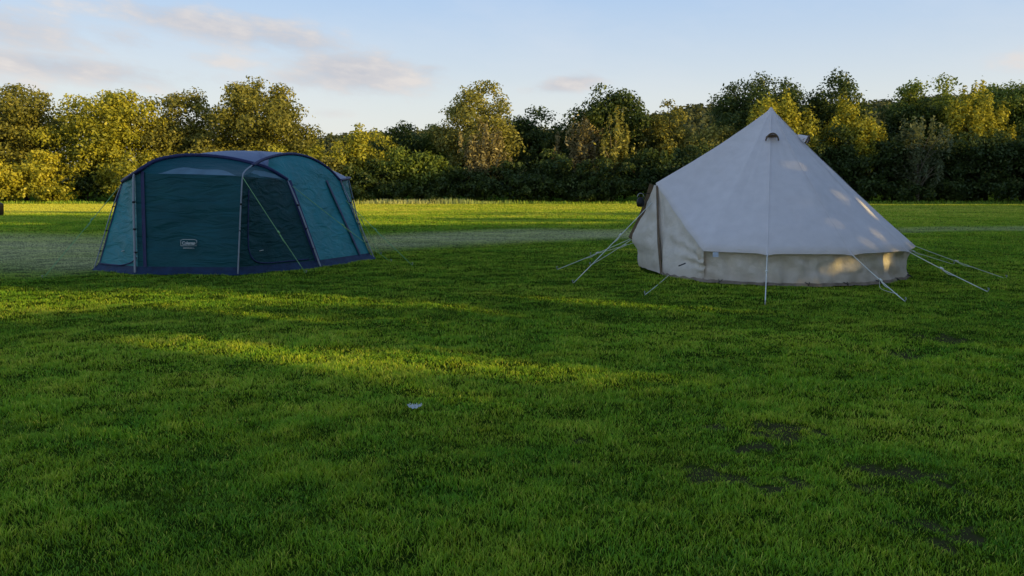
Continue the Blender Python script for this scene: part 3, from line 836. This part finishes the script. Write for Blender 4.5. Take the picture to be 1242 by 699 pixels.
def guy(root, a, b, mat, r=.0055, runner=.35, peg=True, sag=.01, sub=None):
    a = Vector(a); b = Vector(b)
    pts = [a.lerp(b, t) - Vector((0, 0, sag * 4 * t * (1 - t))) for t in [i / 8 for i in range(9)]]
    mb = MB(); mb.tube(pts, r, 6)
    o = mb.build('guy_line', mat, root)
    if runner:
        c = a.lerp(b, runner); d = (b - a).normalized()
        m2 = MB(); m2.tube([c, c + d * .06], r * 2.6, 6); m2.tube([c + Vector((0, 0, -.012)), c + d * .16 + Vector((0, 0, -.035)), c + d * .30 + Vector((0, 0, -.004))], r * .8, 5)
        m2.build('runner', mat, o)
    if peg:
        m3 = MB(); dd = Vector((b.x - a.x, b.y - a.y, 0)).normalized()
        m3.tube([b - dd * -.02 + Vector((0, 0, .05)), b - Vector((0, 0, .06)) - dd * .03], .006, 6)
        m3.tube([b + dd * .02 + Vector((0, 0, .05)), b - dd * .01 + Vector((0, 0, .055))], .006, 6)
        m3.build('peg', M['steel'], o)
    return o

def bell_tent():
    cx, cy = TENT_C.x, TENT_C.y
    root = thing('bell_tent', 'cream canvas bell tent with a pointed roof and guy lines on the right', 'tent', (cx, cy, 0))
    apex = Vector((cx, cy, 2.93)); RE, ZE = 2.5, .53
    T = Vector((2.60, 14.45, 1.60)); Nf = Vector((2.63, 13.82, .0)); Ff = Vector((2.44, 15.2, .0)); Mf = Vector((2.27, 15.0, .56))
    angs = [-130, -107, -77, -46, -16, 14, 44, 74, 104, 134]
    def eave(th, r=RE, z=ZE):
        return Vector((cx + r * math.cos(math.radians(th)), cy + r * math.sin(math.radians(th)), z))
    # hem of the roof: door peak -> K -> round -> K2 -> door peak
    hem = []; seam = []
    K = eave(-130); K2 = eave(134)
    nd_ = 12
    for i in range(nd_):
        t = i / nd_; p = T.lerp(K, t); p = p + Vector((0, 0, -.10 * math.sin(PI * t))) + (Vector((cx, cy, p.z)) - p) * (.03 * math.sin(PI * t))
        hem.append(p); seam.append(.5)
    for a, b in zip(angs, angs[1:]):
        n = 12
        for i in range(n):
            t = i / n; th = a + (b - a) * t; q = abs(2 * t - 1)
            r = RE * (.980 + .020 * q ** 2.2); z = ZE - .028 * (q ** 8)
            if a == -130 and t < .5: z = ZE
            hem.append(eave(th, r, z)); seam.append(q)
    for i in range(nd_ + 1):
        t = i / nd_; p = K2.lerp(T, t); p = p + Vector((0, 0, -.10 * math.sin(PI * t)))
        hem.append(p); seam.append(.5)
    rows = []; NV = 22
    for j in range(NV + 1):
        t = j / NV; row = []
        for k, (h, s) in enumerate(zip(hem, seam)):
            p = apex.lerp(h, t ** 1.0)
            c = Vector((cx, cy, p.z)); out = (p - c)
            sg = .065 * math.sin(PI * min(1, t)) * (1.25 - .45 * (s ** 3))
            if out.length > 1e-4: p = p - out.normalized() * sg
            # vertical tension folds near the seams, fading upwards
            fold = .020 * math.sin(k * 1.9 + 1.3 * mnoise.noise(Vector((k * .3, j * .2, 0)))) * t * (1 - .35 * t)
            wr = wrinkle(p, .022, 1.6) * math.sin(PI * min(t + .08, 1))
            if out.length > 1e-4: p = p + out.normalized() * (fold * .6 + wr)
            if j == 0: p = apex + (out.normalized() * .03 if out.length > 1e-4 else Vector((math.cos(k), math.sin(k), 0)) * .0)
            row.append(p)
        rows.append(row)
    # small cap so the peak is closed
    for k, h in enumerate(hem):
        o_ = Vector((h.x - cx, h.y - cy, 0)).normalized(); rows[0][k] = apex + o_ * .028 + Vector((0, 0, -.005))
    rows.insert(0, [apex + Vector((0, 0, .015))] * len(hem))
    # turned-down hem
    rows.append([h + Vector((0, 0, -.028)) + (Vector((cx, cy, h.z)) - h).normalized() * .012 for h in rows[-1]])
    mb = MB(); mb.grid(rows); roof = mb.build('roof', M['canvas'], root)
    # seams (sub-part of the roof): raised felled seams
    mb = MB()
    for ai in range(1, len(angs)):
        k = nd_ + ai * 12
        if k >= len(hem) - nd_: k = len(hem) - nd_ - 1
        pts = [rows[j][k] + Vector((rows[j][k].x - cx, rows[j][k].y - cy, .6)).normalized() * .0015 for j in range(2, NV + 2)]
        d_ = Vector((pts[-1].x - cx, pts[-1].y - cy, 0)).normalized(); sd_ = Vector((-d_.y, d_.x, 0)) * .013; up_ = (d_ + Vector((0, 0, 1))).normalized() * .004
        mb.grid([[p - sd_ + up_ * .4, p - sd_ * .8 + up_, p + sd_ * .8 + up_, p + sd_ + up_ * .4] for p in pts])
    hp = [p + Vector((p.x - cx, p.y - cy, 0)).normalized() * .006 + Vector((0, 0, -.012)) for p in rows[-2][nd_:-nd_]]
    mb.tube(hp, .007, 5)
    mb.build('seam', M['canvas'], roof)
    # peak cap
    mb = MB(); mb.lathe(apex + Vector((0, 0, -.10)), [(.105, -.01), (.082, .02), (.045, .075), (.022, .115), (.012, .125)], 14)
    mb.build('peak_cap', M['canvas'], root)
    # vents: small hooded openings near the peak
    for th, f in ((-104, .185), (-32, .20), (76, .185)):
        d = Vector((math.cos(math.radians(th)), math.sin(math.radians(th)), 0)); sd = Vector((-d.y, d.x, 0))
        base = apex.lerp(eave(th), f) - d * .03
        dn = (eave(th) - apex).normalized()
        nrm = (d * 2.4 + Vector((0, 0, 2.5))).normalized()
        rows2 = []
        for j in range(7):
            v = j / 6; wv = .02 + .085 * v ** .8; hgt = .12 * v ** .8; row = []
            for i in range(11):
                a = PI * i / 10
                row.append(base + dn * (.0 + .17 * v) + sd * (wv * math.cos(a)) + nrm * (hgt * math.sin(a) + .004) + dn * (.055 * (abs(math.cos(a)) ** 2) * v))
            rows2.append(row)
        mb = MB(); mb.grid(rows2); vent = mb.build('vent_hood', M['canvas'], root)
        mb = MB(); mb.tube(rows2[-1], .014, 6); mb.build('vent_rim', M['tape'], vent)
        mb = MB(); o1 = base + dn * .155
        mb.grid([[o1 + sd * (.11 * math.cos(PI * i / 10) * q) + nrm * (.07 * math.sin(PI * i / 10) * q + .012) for i in range(11)] for q in (0.02, 1)])
        mb.build('vent_mesh', M['black' if False else 'tape'], vent)
    # side wall, K -> K2
    def wall_pt(th, v, amp=1.0):
        r = 2.40 - .045 * math.sin(PI * v) + (2.36 - 2.40) * (1 - v)
        p = eave(th, r, ZE * v + .03)
        w = .022 * math.sin(th * .9 + 5 * mnoise.noise(Vector((th * .07, v * 1.2, 3)))) * (1 - .5 * v) + .05 * mnoise.noise(Vector((th * .12, v * 3, 7))) + .045 * mnoise.noise(Vector((th * .3, v * 5 + th * .1, 17)))
        d = Vector((math.cos(math.radians(th)), math.sin(math.radians(th)), 0))
        w += math.sin(PI * min(1, v * 1.1)) * .020 * math.sin(th * .55 + v * 5.5 + 4 * mnoise.noise(Vector((th * .05, 0, 30))))
        z = .015 + .035 * mnoise.noise(Vector((th * .25, 0, 1))) if v == 0 else p.z
        return Vector((p.x, p.y, z)) + d * w * amp
    ths = [-134 + 270 * i / 180 for i in range(181)]
    mb = MB(); mb.grid([[wall_pt(th, 1 - j / 9) for th in ths] for j in range(10)])
    wall = mb.build('wall', M['canvas_wall'], root)
    # muddy ground flap and its rope loops
    mb = MB(); rowsf = []
    for q, (dr, z) in enumerate([(-.02, .050), (-.006, .035), (.0, .018), (.012, .004)]):
        row = []
        for th in ths:
            p = wall_pt(th, 0); d = Vector((math.cos(math.radians(th)), math.sin(math.radians(th)), 0))
            row.append(Vector((p.x, p.y, 0)) + d * (dr + .02 + .014 * mnoise.noise(Vector((th * .5, q, 2)))) + Vector((0, 0, z + .012 * mnoise.noise(Vector((th * .35, q * .5, 5))))))
        rowsf.append(row)
    mb.grid(rowsf); mb.build('ground_flap', M['mud_flap'], root)
    for th in (-124, -107, -92, -77, -62, -46, -31, -16, 14, 44, 74, 104):
        p = wall_pt(th, 0); d = Vector((math.cos(math.radians(th)), math.sin(math.radians(th)), 0)); sd = Vector((-d.y, d.x, 0))
        mb = MB(); mb.tube([p + d * .01 + sd * -.03 + Vector((0, 0, .05)), p + d * .06 + Vector((0, 0, .03)), p + d * .09 + Vector((0, 0, .0)), p + d * .06 + sd * .02 + Vector((0, 0, .03)), p + d * .01 + sd * .035 + Vector((0, 0, .05))], .006, 5)
        mb.build('peg_loop', M['black'], root)
    # front-left wall beside the door: from the roof edge T->K down to the ground N -> below K
    def side_wall(edge, g0, g1, name='wall'):
        n = 30; bot = []
        top = samp(edge, n)
        for i in range(n + 1):
            t = i / n; p = Vector(g0).lerp(Vector(g1), t)
            d = Vector((p.x - cx, p.y - cy, 0)); p = Vector((cx, cy, 0)) + d.normalized() * (d.length + (2.37 - d.length) * math.sin(PI * t) * .6)
            bot.append(p + Vector((0, 0, .02 + .012 * math.sin(i * 1.1))))
        rows = []
        for j in range(23):
            v = j / 22; row = []
            for i in range(n + 1):
                p = top[i].lerp(bot[i], v)
                d = Vector((p.x - cx, p.y - cy, 0)).normalized()
                fx = math.sin(PI * v)
                w = fx * (.055 * mnoise.noise(Vector((i * .22, v * 3.0 + i * .10, 9))) + .034 * math.sin(v * 26 + i * .30) * math.exp(-((v - .55) / .28) ** 2) * (i / n) ** .7) - .02 * fx
                row.append(p + d * (w - .008))
            rows.append(row)
        mb = MB(); mb.grid(rows); mb.build(name, M['canvas_wall'], root)
        return bot
    gK = wall_pt(-131, 0)
    b1 = side_wall(hem[:nd_ + 1], Nf, gK)
    gK2 = wall_pt(133, 0)
    side_wall(list(reversed(hem[-nd_ - 1:])), Ff, gK2)
    mb = MB(); mb.grid([[p + Vector((p.x - cx, p.y - cy, 0)).normalized() * dr + Vector((0, 0, z)) for p in b1] for dr, z in ((.004, .03), (.012, .010), (.02, -.015))])
    mb.build('ground_flap', M['mud_flap'], root)
    # dark toggle on that wall, tag under the hem
    tg = G(828, 322, .25); c = Vector((2.93, 13.02, .23))
    pq = at(826, 321, 13.1)
    mb = MB(); mb.tube([pq + Vector((-.05, -.045, -.02)), pq + Vector((.06, -.075, .03))], .011, 6); mb.build('toggle', M['black'], root)
    tp = at(868, 309, 12.36)
    mb = MB(); mb.box(tp, (.085, .012, .075)); mb.box(tp + Vector((-.03, -.009, -.01)), (.018, .008, .04)); mb.build('tag', M['tag'], root, False)
    # door flaps: triangular, closed, with brown zip tapes
    near = samp([T + Vector((.03, -.03, -.05)), Nf.lerp(T, .35) + Vector((-.02, -.05, 0)), Nf + Vector((0, 0, .02))], 20)
    far = samp(spline([T + Vector((-.03, .02, -.03)), T.lerp(Mf, .5) + Vector((.015, 0, 0)), Mf, Mf.lerp(Ff, .5) + Vector((.05, 0, 0)), Ff + Vector((0, 0, .02))], 6), 20)
    rows = []
    for i in range(21):
        row = []
        for k in range(13):
            t = k / 12; p = near[i].lerp(far[i], t)
            dm = (p - Mf).length
            w = .045 * mnoise.noise(Vector((p.y * 4, p.z * 4, 3))) + .022 * math.sin(math.atan2(p.z - Mf.z, p.y - Mf.y) * 16) * min(1, dm * 2) * math.exp(-dm * 1.2)
            row.append(p + Vector((-w - .03 * math.sin(PI * t), 0, 0)))
        rows.append(row)
    mb = MB(); mb.grid(rows); door = mb.build('door_flap', M['canvas_wall'], root)
    mb = MB(); mb.ribbon([p + Vector((-.012, -.015, 0)) for p in samp(near, 24)], .05, (-.75, -.65, 0)); mb.build('zip_tape', M['tape'], door)
    pf = samp(spline([T + Vector((-.06, .0, -.02)), T.lerp(Mf, .5) + Vector((-.0, 0, 0)), Mf + Vector((-.02, 0, .0))], 6), 16)
    mb = MB(); mb.ribbon([p + Vector((-.012, -.02, 0)) for p in pf], .085, (-.3, -.95, .2)); mb.build('zip_tape', M['tape'], door)
    # A-frame pole tip
    # guy lines
    def E(th): return eave(th, RE + .01, ZE - .03)
    R = M['rope']
    guy(root, E(-107), G(928, 370), R, .0075, .35)
    guy(root, E(-77), G(1098, 366), R, .006, .55)
    guy(root, E(-46), G(1198, 354), R, .006, .42)
    guy(root, E(-16), G(1220, 338), R, .0045, .45)
    for th in (14, 44, 74, 104, 134):
        d = Vector((math.cos(math.radians(th)), math.sin(math.radians(th)), 0))
        guy(root, E(th), Vector((cx, cy, 0)) + d * 4.2, R, .0045, .42)
    guy(root, T + Vector((-.06, 0, -.35)), G(695, 344), R, .006, .42)
    guy(root, Mf, G(676, 327), R, .005, .45)
    guy(root, Mf + Vector((.0, .0, -.02)), G(716, 322), R, .0055, 0)
    pa = at(812, 335, 13.62); guy(root, Vector((pa.x, pa.y, max(pa.z, .03))), G(782, 358), R, .006, 0)
    # centre and door poles (inside)
    mb = MB(); mb.tube([(cx, cy, 0), (cx, cy, 2.9)], .016, 8); mb.build('centre_pole', M['steel'], root)
    # hanging loop of spare rope on the second line
    a = E(-77); b = G(1098, 366); c = a.lerp(b, .55)
    mb = MB(); mb.tube(spline([c, c + Vector((.01, 0, -.12)), c + Vector((.10, -.02, -.17)), c + Vector((.22, -.1, -.20))], 5), .004, 5)
    mb.build('guy_tail', R, root)
    return T
TDOOR = bell_tent()

# small dark lantern hanging outside the door peak
def lantern():
    p = at(777, 243, 14.45)
    root = thing('hanging_lantern', 'small dark lantern hanging outside the door peak of the cream tent', 'lantern', p - Vector((0, 0, .12)))
    mb = MB(); mb.lathe(p + Vector((0, 0, -.12)), [(.045, 0), (.07, .02), (.075, .08), (.06, .14), (.035, .17)], 14); mb.build('body', M['black'], root)
    mb = MB(); mb.tube([p + Vector((.06 * math.cos(a), 0, .05 + .075 * math.sin(a))) for a in [PI * i / 12 for i in range(13)]], .008, 6); mb.build('handle', M['steel'], root)
    mb = MB(); mb.tube([p + Vector((0, 0, .12)), p + Vector((.16, .0, .12))], .006, 5); mb.build('strap', M['black'], root)
lantern()

# ------------------------------------------------------------------ blue tent
def blue_tent():
    foot = [Vector((x, y, 0)) for x, y in foot_poly]           # A B C D E F G H I
    cen = Vector((-5.35, 16.4, 0))
    root = thing('dome_tent', 'large teal and navy dome tent with grey poles standing on the left of the field', 'tent', cen)
    A, B, Cc, D, E_, F_, G_, H_, I_ = foot
    A1 = at(149, 221, 14.9); B1 = at(164, 211, 14.15); C1 = at(294, 214, 13.98); D1 = at(349, 219, 15.15); E1 = at(412, 219, 16.85)
    F1 = Vector((-3.75, 18.2, 1.72)); G1 = Vector((-5.2, 18.9, 1.74)); H1 = Vector((-7.0, 18.2, 1.74)); I1 = Vector((-7.75, 16.5, 1.72))
    s1 = [A1, B1, at(188, 196.5, 14.35), at(215, 190.5, 14.6), at(243, 189.5, 14.75), at(275, 192.5, 14.85), at(300, 197.5, 14.9), at(325, 205, 14.95), D1]
    s2 = [C1, at(300, 206, 14.2), at(312, 202.5, 14.6), at(325, 204, 14.95), at(337, 190.5, 15.5), at(356, 188, 15.9), at(376, 192.5, 16.3), at(396, 203, 16.6), E1]
    s2 = [C1, at(299, 206.5, 14.15), at(309, 200, 14.5), at(322, 193.5, 14.95), at(340, 188.8, 15.5), at(358, 188, 15.9), at(378, 193, 16.3), at(397, 204, 16.6), E1]
    sp1 = spline(s1, 8); sp2 = spline(s2, 8)
    Xp1 = sp1[8 * 7]; Xp2 = sp2[8 * 3 - 4]
    def wr(p, a, s): return mnoise.noise(Vector((p.x * s, p.y * s, p.z * s + 4))) * a
    def panel(name, bot, top, mat, nu=24, nv=16, parent=root, amp=.03, sag=.03, off=0, diag=0):
        b = samp(bot, nu); t = samp(top, nu); rows = []
        for j in range(nv + 1):
            v = j / nv; row = []
            for i in range(nu + 1):
                u = i / nu; p = b[i].lerp(t[i], v)
                d = Vector((p.x - cen.x, p.y - cen.y, .15)).normalized()
                e = math.sin(PI * u) * math.sin(PI * v)
                w_ = e * (wr(p, amp, 2.2) - sag) + e * diag * math.sin((u * 5 + v * 16) + 3 * mnoise.noise(p * 1.5)) * math.exp(-v * 2.5)
                row.append(p + d * (w_ + off))
            rows.append(row)
        mb = MB(); mb.grid(rows); return mb.build(name, mat, parent), rows
    up = lambda p, z: Vector((p.x, p.y, z))
    def inn(p, f, z):  # towards the centre
        q = p.lerp(cen, f); return Vector((q.x, q.y, z))
    zb = .13
    lo_ = [f.lerp(t, zb / t.z) for f, t in zip(foot, [A1, B1, C1, D1, E1, F1, G1, H1, I1])]
    tops = [A1, B1, C1, D1, E1, F1, G1, H1, I1]
    # walls
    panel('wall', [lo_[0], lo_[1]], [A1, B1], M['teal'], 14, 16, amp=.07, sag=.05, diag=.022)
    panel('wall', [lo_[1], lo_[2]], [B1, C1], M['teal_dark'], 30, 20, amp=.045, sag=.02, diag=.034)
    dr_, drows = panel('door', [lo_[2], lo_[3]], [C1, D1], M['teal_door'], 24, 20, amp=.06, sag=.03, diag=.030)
    panel('wall', [lo_[3], lo_[4]], [D1, E1], M['teal'], 24, 18, amp=.07, sag=.03, diag=.022)
    panel('wall', [lo_[4], lo_[5]], [E1, F1], M['teal'], 14, 14, amp=.14, sag=.03, diag=.05)
    for a, b in ((5, 6), (6, 7), (7, 8)):
        panel('wall', [lo_[a], lo_[b]], [tops[a], tops[b]], M['teal'], 14, 10)
    panel('wall', [lo_[8], lo_[0]], [I1, A1], M['teal'], 14, 10)
    # upper wall panels, up to the pole sleeves
    i7 = 8 * 7
    seg_front = sp1[8:i7 + 1]
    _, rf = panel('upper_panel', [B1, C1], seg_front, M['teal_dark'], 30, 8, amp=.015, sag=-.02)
    c2 = sp2[:21]
    fw = MB()
    # triangle between C1, crossing and D1
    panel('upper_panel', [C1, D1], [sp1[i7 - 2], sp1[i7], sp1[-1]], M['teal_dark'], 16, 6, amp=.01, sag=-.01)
    right_top = [sp1[i7]] + sp2[26:]
    panel('upper_panel', [D1, E1], right_top, M['teal'], 26, 10, amp=.02, sag=-.04)
    # pale see-through crescents
    def patch(rows, u0, u1, shape, mat, name='window'):
        n = 20; out = []
        nu = len(rows[0]) - 1; nv = len(rows) - 1
        def S(u, v):
            i = min(int(u * nu), nu - 1); j = min(int(v * nv), nv - 1); fu = u * nu - i; fv = v * nv - j
            return (rows[j][i].lerp(rows[j][i + 1], fu)).lerp(rows[j + 1][i].lerp(rows[j + 1][i + 1], fu), fv)
        for q in range(5):
            row = []
            for i in range(n + 1):
                t = i / n; u = u0 + (u1 - u0) * t; v0, v1 = shape(t); v = v0 + (v1 - v0) * q / 4
                p = S(u, v); row.append(p + Vector((p.x - cen.x, p.y - cen.y, .2)).normalized() * .010)
            out.append(row)
        mb = MB(); mb.grid(out); return mb.build(name, mat, root)
    patch(rf, .22, .93, lambda t: (.04, .05 + .46 * math.sin(PI * t) ** 1.1 * (.8 + .25 * math.sin(t * 9))), M['pale_patch'])
    Q = [at(303, 212.5, 14.3), at(343, 217, 14.95), at(335, 212, 14.85), at(322, 208, 14.75), at(309, 206.5, 14.5)]
    mbp = MB(); mbp.add([q + Vector((-.0, -.05, .0)) for q in Q], [(0, 1, 2, 3, 4)]); mbp.build('window', M['pale_patch'], root)
    # roof: from the sleeves up to the crown of the dome
    ring = sp1[4:i7 + 1] + sp2[26:] + samp([E1, F1], 8)[1:] + samp([F1, G1], 8)[1:] + samp([G1, H1], 8)[1:] + samp([H1, I1], 8)[1:] + samp([I1, A1], 8)[1:] + sp1[1:5]
    peak = Vector((-5.30, 16.45, 2.25)); rows = []
    for j in range(11):
        v = j / 10; row = []
        for p in ring:
            q = p.lerp(peak, v); q.z = p.z + (peak.z - p.z) * math.sin(v * PI / 2) ** .9
            q.z += wr(q, .02, 1.5) * math.sin(PI * v)
            row.append(q)
        rows.append(row)
    mb = MB(); mb.grid(rows); mb.build('roof', M['roof_grey'], root)
    # navy sleeves over the roof poles
    mb = MB(); mb.tube([p + Vector((0, -.01, .012)) for p in sp1], .036, 8); mb.build('pole_sleeve', M['navy'], root)
    mb = MB(); mb.tube([p + Vector((0, -.01, .012)) for p in sp2[14:]], .030, 8); mb.build('pole_sleeve', M['navy'], root)
    mb = MB(); mb.tube(spline([E1, F1, G1, H1, I1, A1], 5), .03, 6); mb.build('pole_sleeve', M['navy'], root)
    # legs: grey poles, outside the fabric, clipped to it
    outn = lambda p: Vector((p.x - cen.x, p.y - cen.y, 0)).normalized()
    def leg(f, t, bend, clips=True, r=.014):
        o = outn(f); pts = [f + o * .06, f.lerp(t, .33) + o * .055, f.lerp(t, .66) + o * .05, t + o * .035 + Vector((0, 0, -.06))] + bend
        mb = MB(); mb.tube(spline(pts, 6), r, 8); lg = mb.build('pole', M['pole'], root)
        if clips:
            for k in (.22, .45, .72):
                mb = MB(); c = f.lerp(t, k) + o * .05; mb.tube([c + Vector((0, 0, -.02)), c + Vector((0, 0, .015))], r * 1.3, 8)
                mb.tube([c, c - o * .06], .008, 5)
                mb.build('clip', M['black'], lg)
    leg(B, B1, [B1 + Vector((.05, -.02, .03))], r=.020)
    leg(Cc, C1, [sp2[6] + Vector((0, -.03, .0)), sp2[14] + Vector((0, -.02, .01))], r=.013)
    leg(D, D1, [D1 + Vector((-.02, -.03, .02))], r=.016)
    leg(E_, E1, [E1 + Vector((-.02, -.02, .02))], r=.010)
    leg(A, A1, [A1 + Vector((.02, 0, .02))], r=.010)
    leg(F_, F1, [F1]); leg(G_, G1, [G1]); leg(H_, H1, [H1]); leg(I_, I1, [I1])
    # navy strips beside the poles
    def strip(a, b, w, off=.03):
        o = outn(a); mb = MB(); pts = [a.lerp(b, i / 10) + o * off for i in range(11)]; mb.ribbon(pts, w, o); mb.build('corner_strip', M['navy'], root)
    strip(lo_[1] + Vector((.13, 0, 0)), B1 + Vector((.13, -.0, .04)), .10, .012)
    strip(lo_[3] + Vector((.02, 0, 0)), D1 + Vector((.02, 0, 0)), .10, .006)
    ea = lo_[3].lerp(lo_[4], .80); eb = D1.lerp(E1, .72); strip(ea, eb, .12, .012)
    strip(lo_[0] + Vector((.02, 0, 0)), A1, .05, .01)
    strip(lo_[4], E1, .09, .02)
    # mud skirt round the foot, splayed and rumpled
    ringf = []; ringl = []
    for i in range(9):
        a, b = foot[i], foot[(i + 1) % 9]; la, lb = lo_[i], lo_[(i + 1) % 9]
        ringf += samp([a, b], 12)[:-1]; ringl += samp([la, lb], 12)[:-1]
    ringf.append(ringf[0]); ringl.append(ringl[0]); rows = []
    for j in range(6):
        v = j / 5; row = []
        for i, (a, b) in enumerate(zip(ringl, ringf)):
            p = a.lerp(b, min(v * 1.15, 1)); o = outn(b); p = p + o * (.004 + .09 * v ** 2 + .035 * v * mnoise.noise(Vector((i * .55, v * 3, 0))) + .015 * math.sin(i * 1.7) * v)
            p.z = max(.008, a.z * (1 - v) + .018 * mnoise.noise(Vector((i * .6, v * 2, 8))) * (1 if 0 < j else 0) + .008)
            row.append(p)
        rows.append(row)
    mb = MB(); mb.grid(rows); mb.build('mud_skirt', M['skirt'], root)
    # rumpled skirt tail at the right end
    # dark zip lines: curved door zips
    def on(rows, pts):
        nu = len(rows[0]) - 1; nv = len(rows) - 1; out = []
        for u, v in pts:
            i = min(int(u * nu), nu - 1); j = min(int(v * nv), nv - 1)
            out.append(rows[j][i].lerp(rows[j][i + 1], u * nu - i).lerp(rows[j + 1][i].lerp(rows[j + 1][i + 1], u * nu - i), v * nv - j))
        return [p + outn(p) * .012 for p in out]
    zp = on(drows, [(.13, .86), (.12, .6), (.115, .35), (.13, .17), (.19, .07), (.3, .03), (.5, .025), (.9, .03)])
    mb = MB(); mb.tube(spline(zp, 6), .011, 6); mb.build('door_zip', M['navy'], dr_)
    for u, v in ((.28, .17),):
        p = on(drows, [(u, v)])[0]; mb = MB(); mb.tube([p + Vector((-.04, -.01, -.008)), p + Vector((.05, -.01, .012))], .008, 5); mb.build('zip_pull', M['logo'], dr_)
    # left door zip
    zl = [lo_[1].lerp(B1, .10), lo_[1].lerp(B1, .05).lerp(lo_[0], .15), lo_[1].lerp(lo_[0], .45) + Vector((0, 0, .0)), lo_[1].lerp(lo_[0], .95)]
    mb = MB(); mb.tube(spline([p + outn(p) * .02 for p in zl], 6), .011, 6); mb.build('door_zip', M['navy'], root)
    p = lo_[1].lerp(B1, .16).lerp(lo_[0].lerp(A1, .16), .42); mb = MB(); mb.tube([p + outn(p) * .02, p + outn(p) * .02 + Vector((.05, 0, .01))], .008, 5); mb.build('zip_pull', M['logo'], root)
    # printed mark on the front panel
    cpt = at(230, 296, 13.86); dB = (C1.lerp(Cc, .5) - B1.lerp(B, .5)); yaw = math.atan2(dB.y, dB.x)
    cu = bpy.data.curves.new('logo_text', 'FONT'); cu.body = 'Coleman'; cu.size = .135; cu.align_x = 'CENTER'; cu.align_y = 'CENTER'; cu.extrude = .002; cu.offset = .003
    tmp = bpy.data.objects.new('logo_text', cu); C.objects.link(tmp)
    dg = bpy.context.evaluated_depsgraph_get(); me = bpy.data.meshes.new_from_object(tmp.evaluated_get(dg)); me.name = 'logo_text'
    bpy.data.objects.remove(tmp)
    me.materials.clear(); me.materials.append(M['logo'])
    w_ = max(v.co.x for v in me.vertices) - min(v.co.x for v in me.vertices)
    sc = .235 / w_
    for v in me.vertices: v.co = Vector((v.co.x * sc, v.co.y * sc * 1.25, v.co.z))
    # where the wall surface actually is under the mark: wall leans, so sit it just proud
    vfrac = cpt.z / B1.z
    base = B.lerp(B1, vfrac).lerp(Cc.lerp(C1, vfrac), .5)
    y = base.y; 
    lg = bpy.data.objects.new('logo', me); link(lg, root)
    tilt = math.atan2((B1.lerp(C1, .5) - B.lerp(Cc, .5)).y, B1.z)
    xx = at(230, 296, base.y).x
    pos = Vector((xx, base.y - .035, at(230, 295, base.y).z))
    lg.location = pos - cen; lg.rotation_euler = (PI / 2 - tilt, 0, yaw)
    # rounded frame and lantern sign left of the word
    mb = MB()
    def L(x, z): return Vector((pos.x + x * math.cos(yaw), pos.y + x * math.sin(yaw) + z * math.tan(tilt) * 1.0, pos.z + z))
    fr = [L(-.145, -.045), L(-.145, .05), L(-.10, .066), L(.11, .062), L(.145, .045), L(.145, -.045), L(-.145, -.045)]
    mb.tube(fr, .0045, 5)
    mb.tube([L(-.10, -.085), L(.10, -.085)], .006, 5)
    mb.build('logo_frame', M['logo'], root)
    mb = MB(); q = at(178, 209, 14.25); mb.lathe(q + Vector((0, -.03, -.02)), [(.004, -.016), (.016, -.008), (.018, 0), (.016, .008), (.004, .016)], 8); mb.build('badge', M['pole'], root)
    # guy lines
    GR = M['green_rope']
    guy(root, C1 + Vector((.02, -.04, -.02)), G(371, 332), GR, .0055, .55)
    guy(root, D1 + Vector((.02, -.03, -.05)), G(474, 318), GR, .0055, .5)
    guy(root, A1, G(52, 338), GR, .0055, .4)
    guy(root, A1 + Vector((-.02, 0, -.05)), G(120, 326), M['pole'], .0055, .35)
    guy(root, E1 + Vector((.0, 0, -.0)), G(462, 309), GR, .0045, .5)
    guy(root, E1 + Vector((.0, 0, -.3)), G(500, 322), GR, .0055, .5)
    guy(root, H1, (-9.4, 20.6, 0), GR, .0055, .5)
    guy(root, G1, (-4.9, 21.3, 0), GR, .0055, .5)
blue_tent()

# ------------------------------------------------------------------ small things
def scrap():
    c = G(503, 494, .03)
    root_v = []
    mb = MB(); r = np.random.default_rng(5); rows = []
    for j in range(6):
        v = j / 5; row = []
        for i in range(15):
            u = i / 14; w = .032 * math.sin(PI * u) ** .5
            row.append(Vector((c.x + (u - .5) * .11, c.y + (v - .5) * w * 2 - .02 * math.sin(PI * u), .035 + .014 * abs(2 * u - 1) ** 2 + .004 * math.sin(u * 26 + v * 5) + .010 * (v) * math.sin(PI * u))))
        rows.append(row)
    mb.grid(rows)
    # frayed little points along the rear edge
    for i in range(2, 13, 2):
        p = rows[-1][i]; mb.add([p, p + Vector((.012, 0, 0)), p + Vector((.004, .01, .008))], [(0, 1, 2)])
    o = mb.build('plastic_scrap', M['white'], None, False)
    tag(o, 'small crumpled whitish scrap lying in the grass below the middle of the picture', 'litter')
scrap()

def bin_():
    b = G(-4, 262); 
    root = thing('dark_bin', 'dark rounded bin on the sunlit grass at the left edge', 'bin', b)
    mb = MB(); mb.lathe(b, [(.24, 0), (.30, .05), (.33, .5), (.34, .52), (.30, .55)], 18); mb.build('body', M['black'], root)
    mb = MB(); mb.lathe(b + Vector((0, 0, .55)), [(.335, 0), (.33, .03), (.24, .09), (.08, .12)], 18); mb.build('lid', M['black'], root)
bin_()
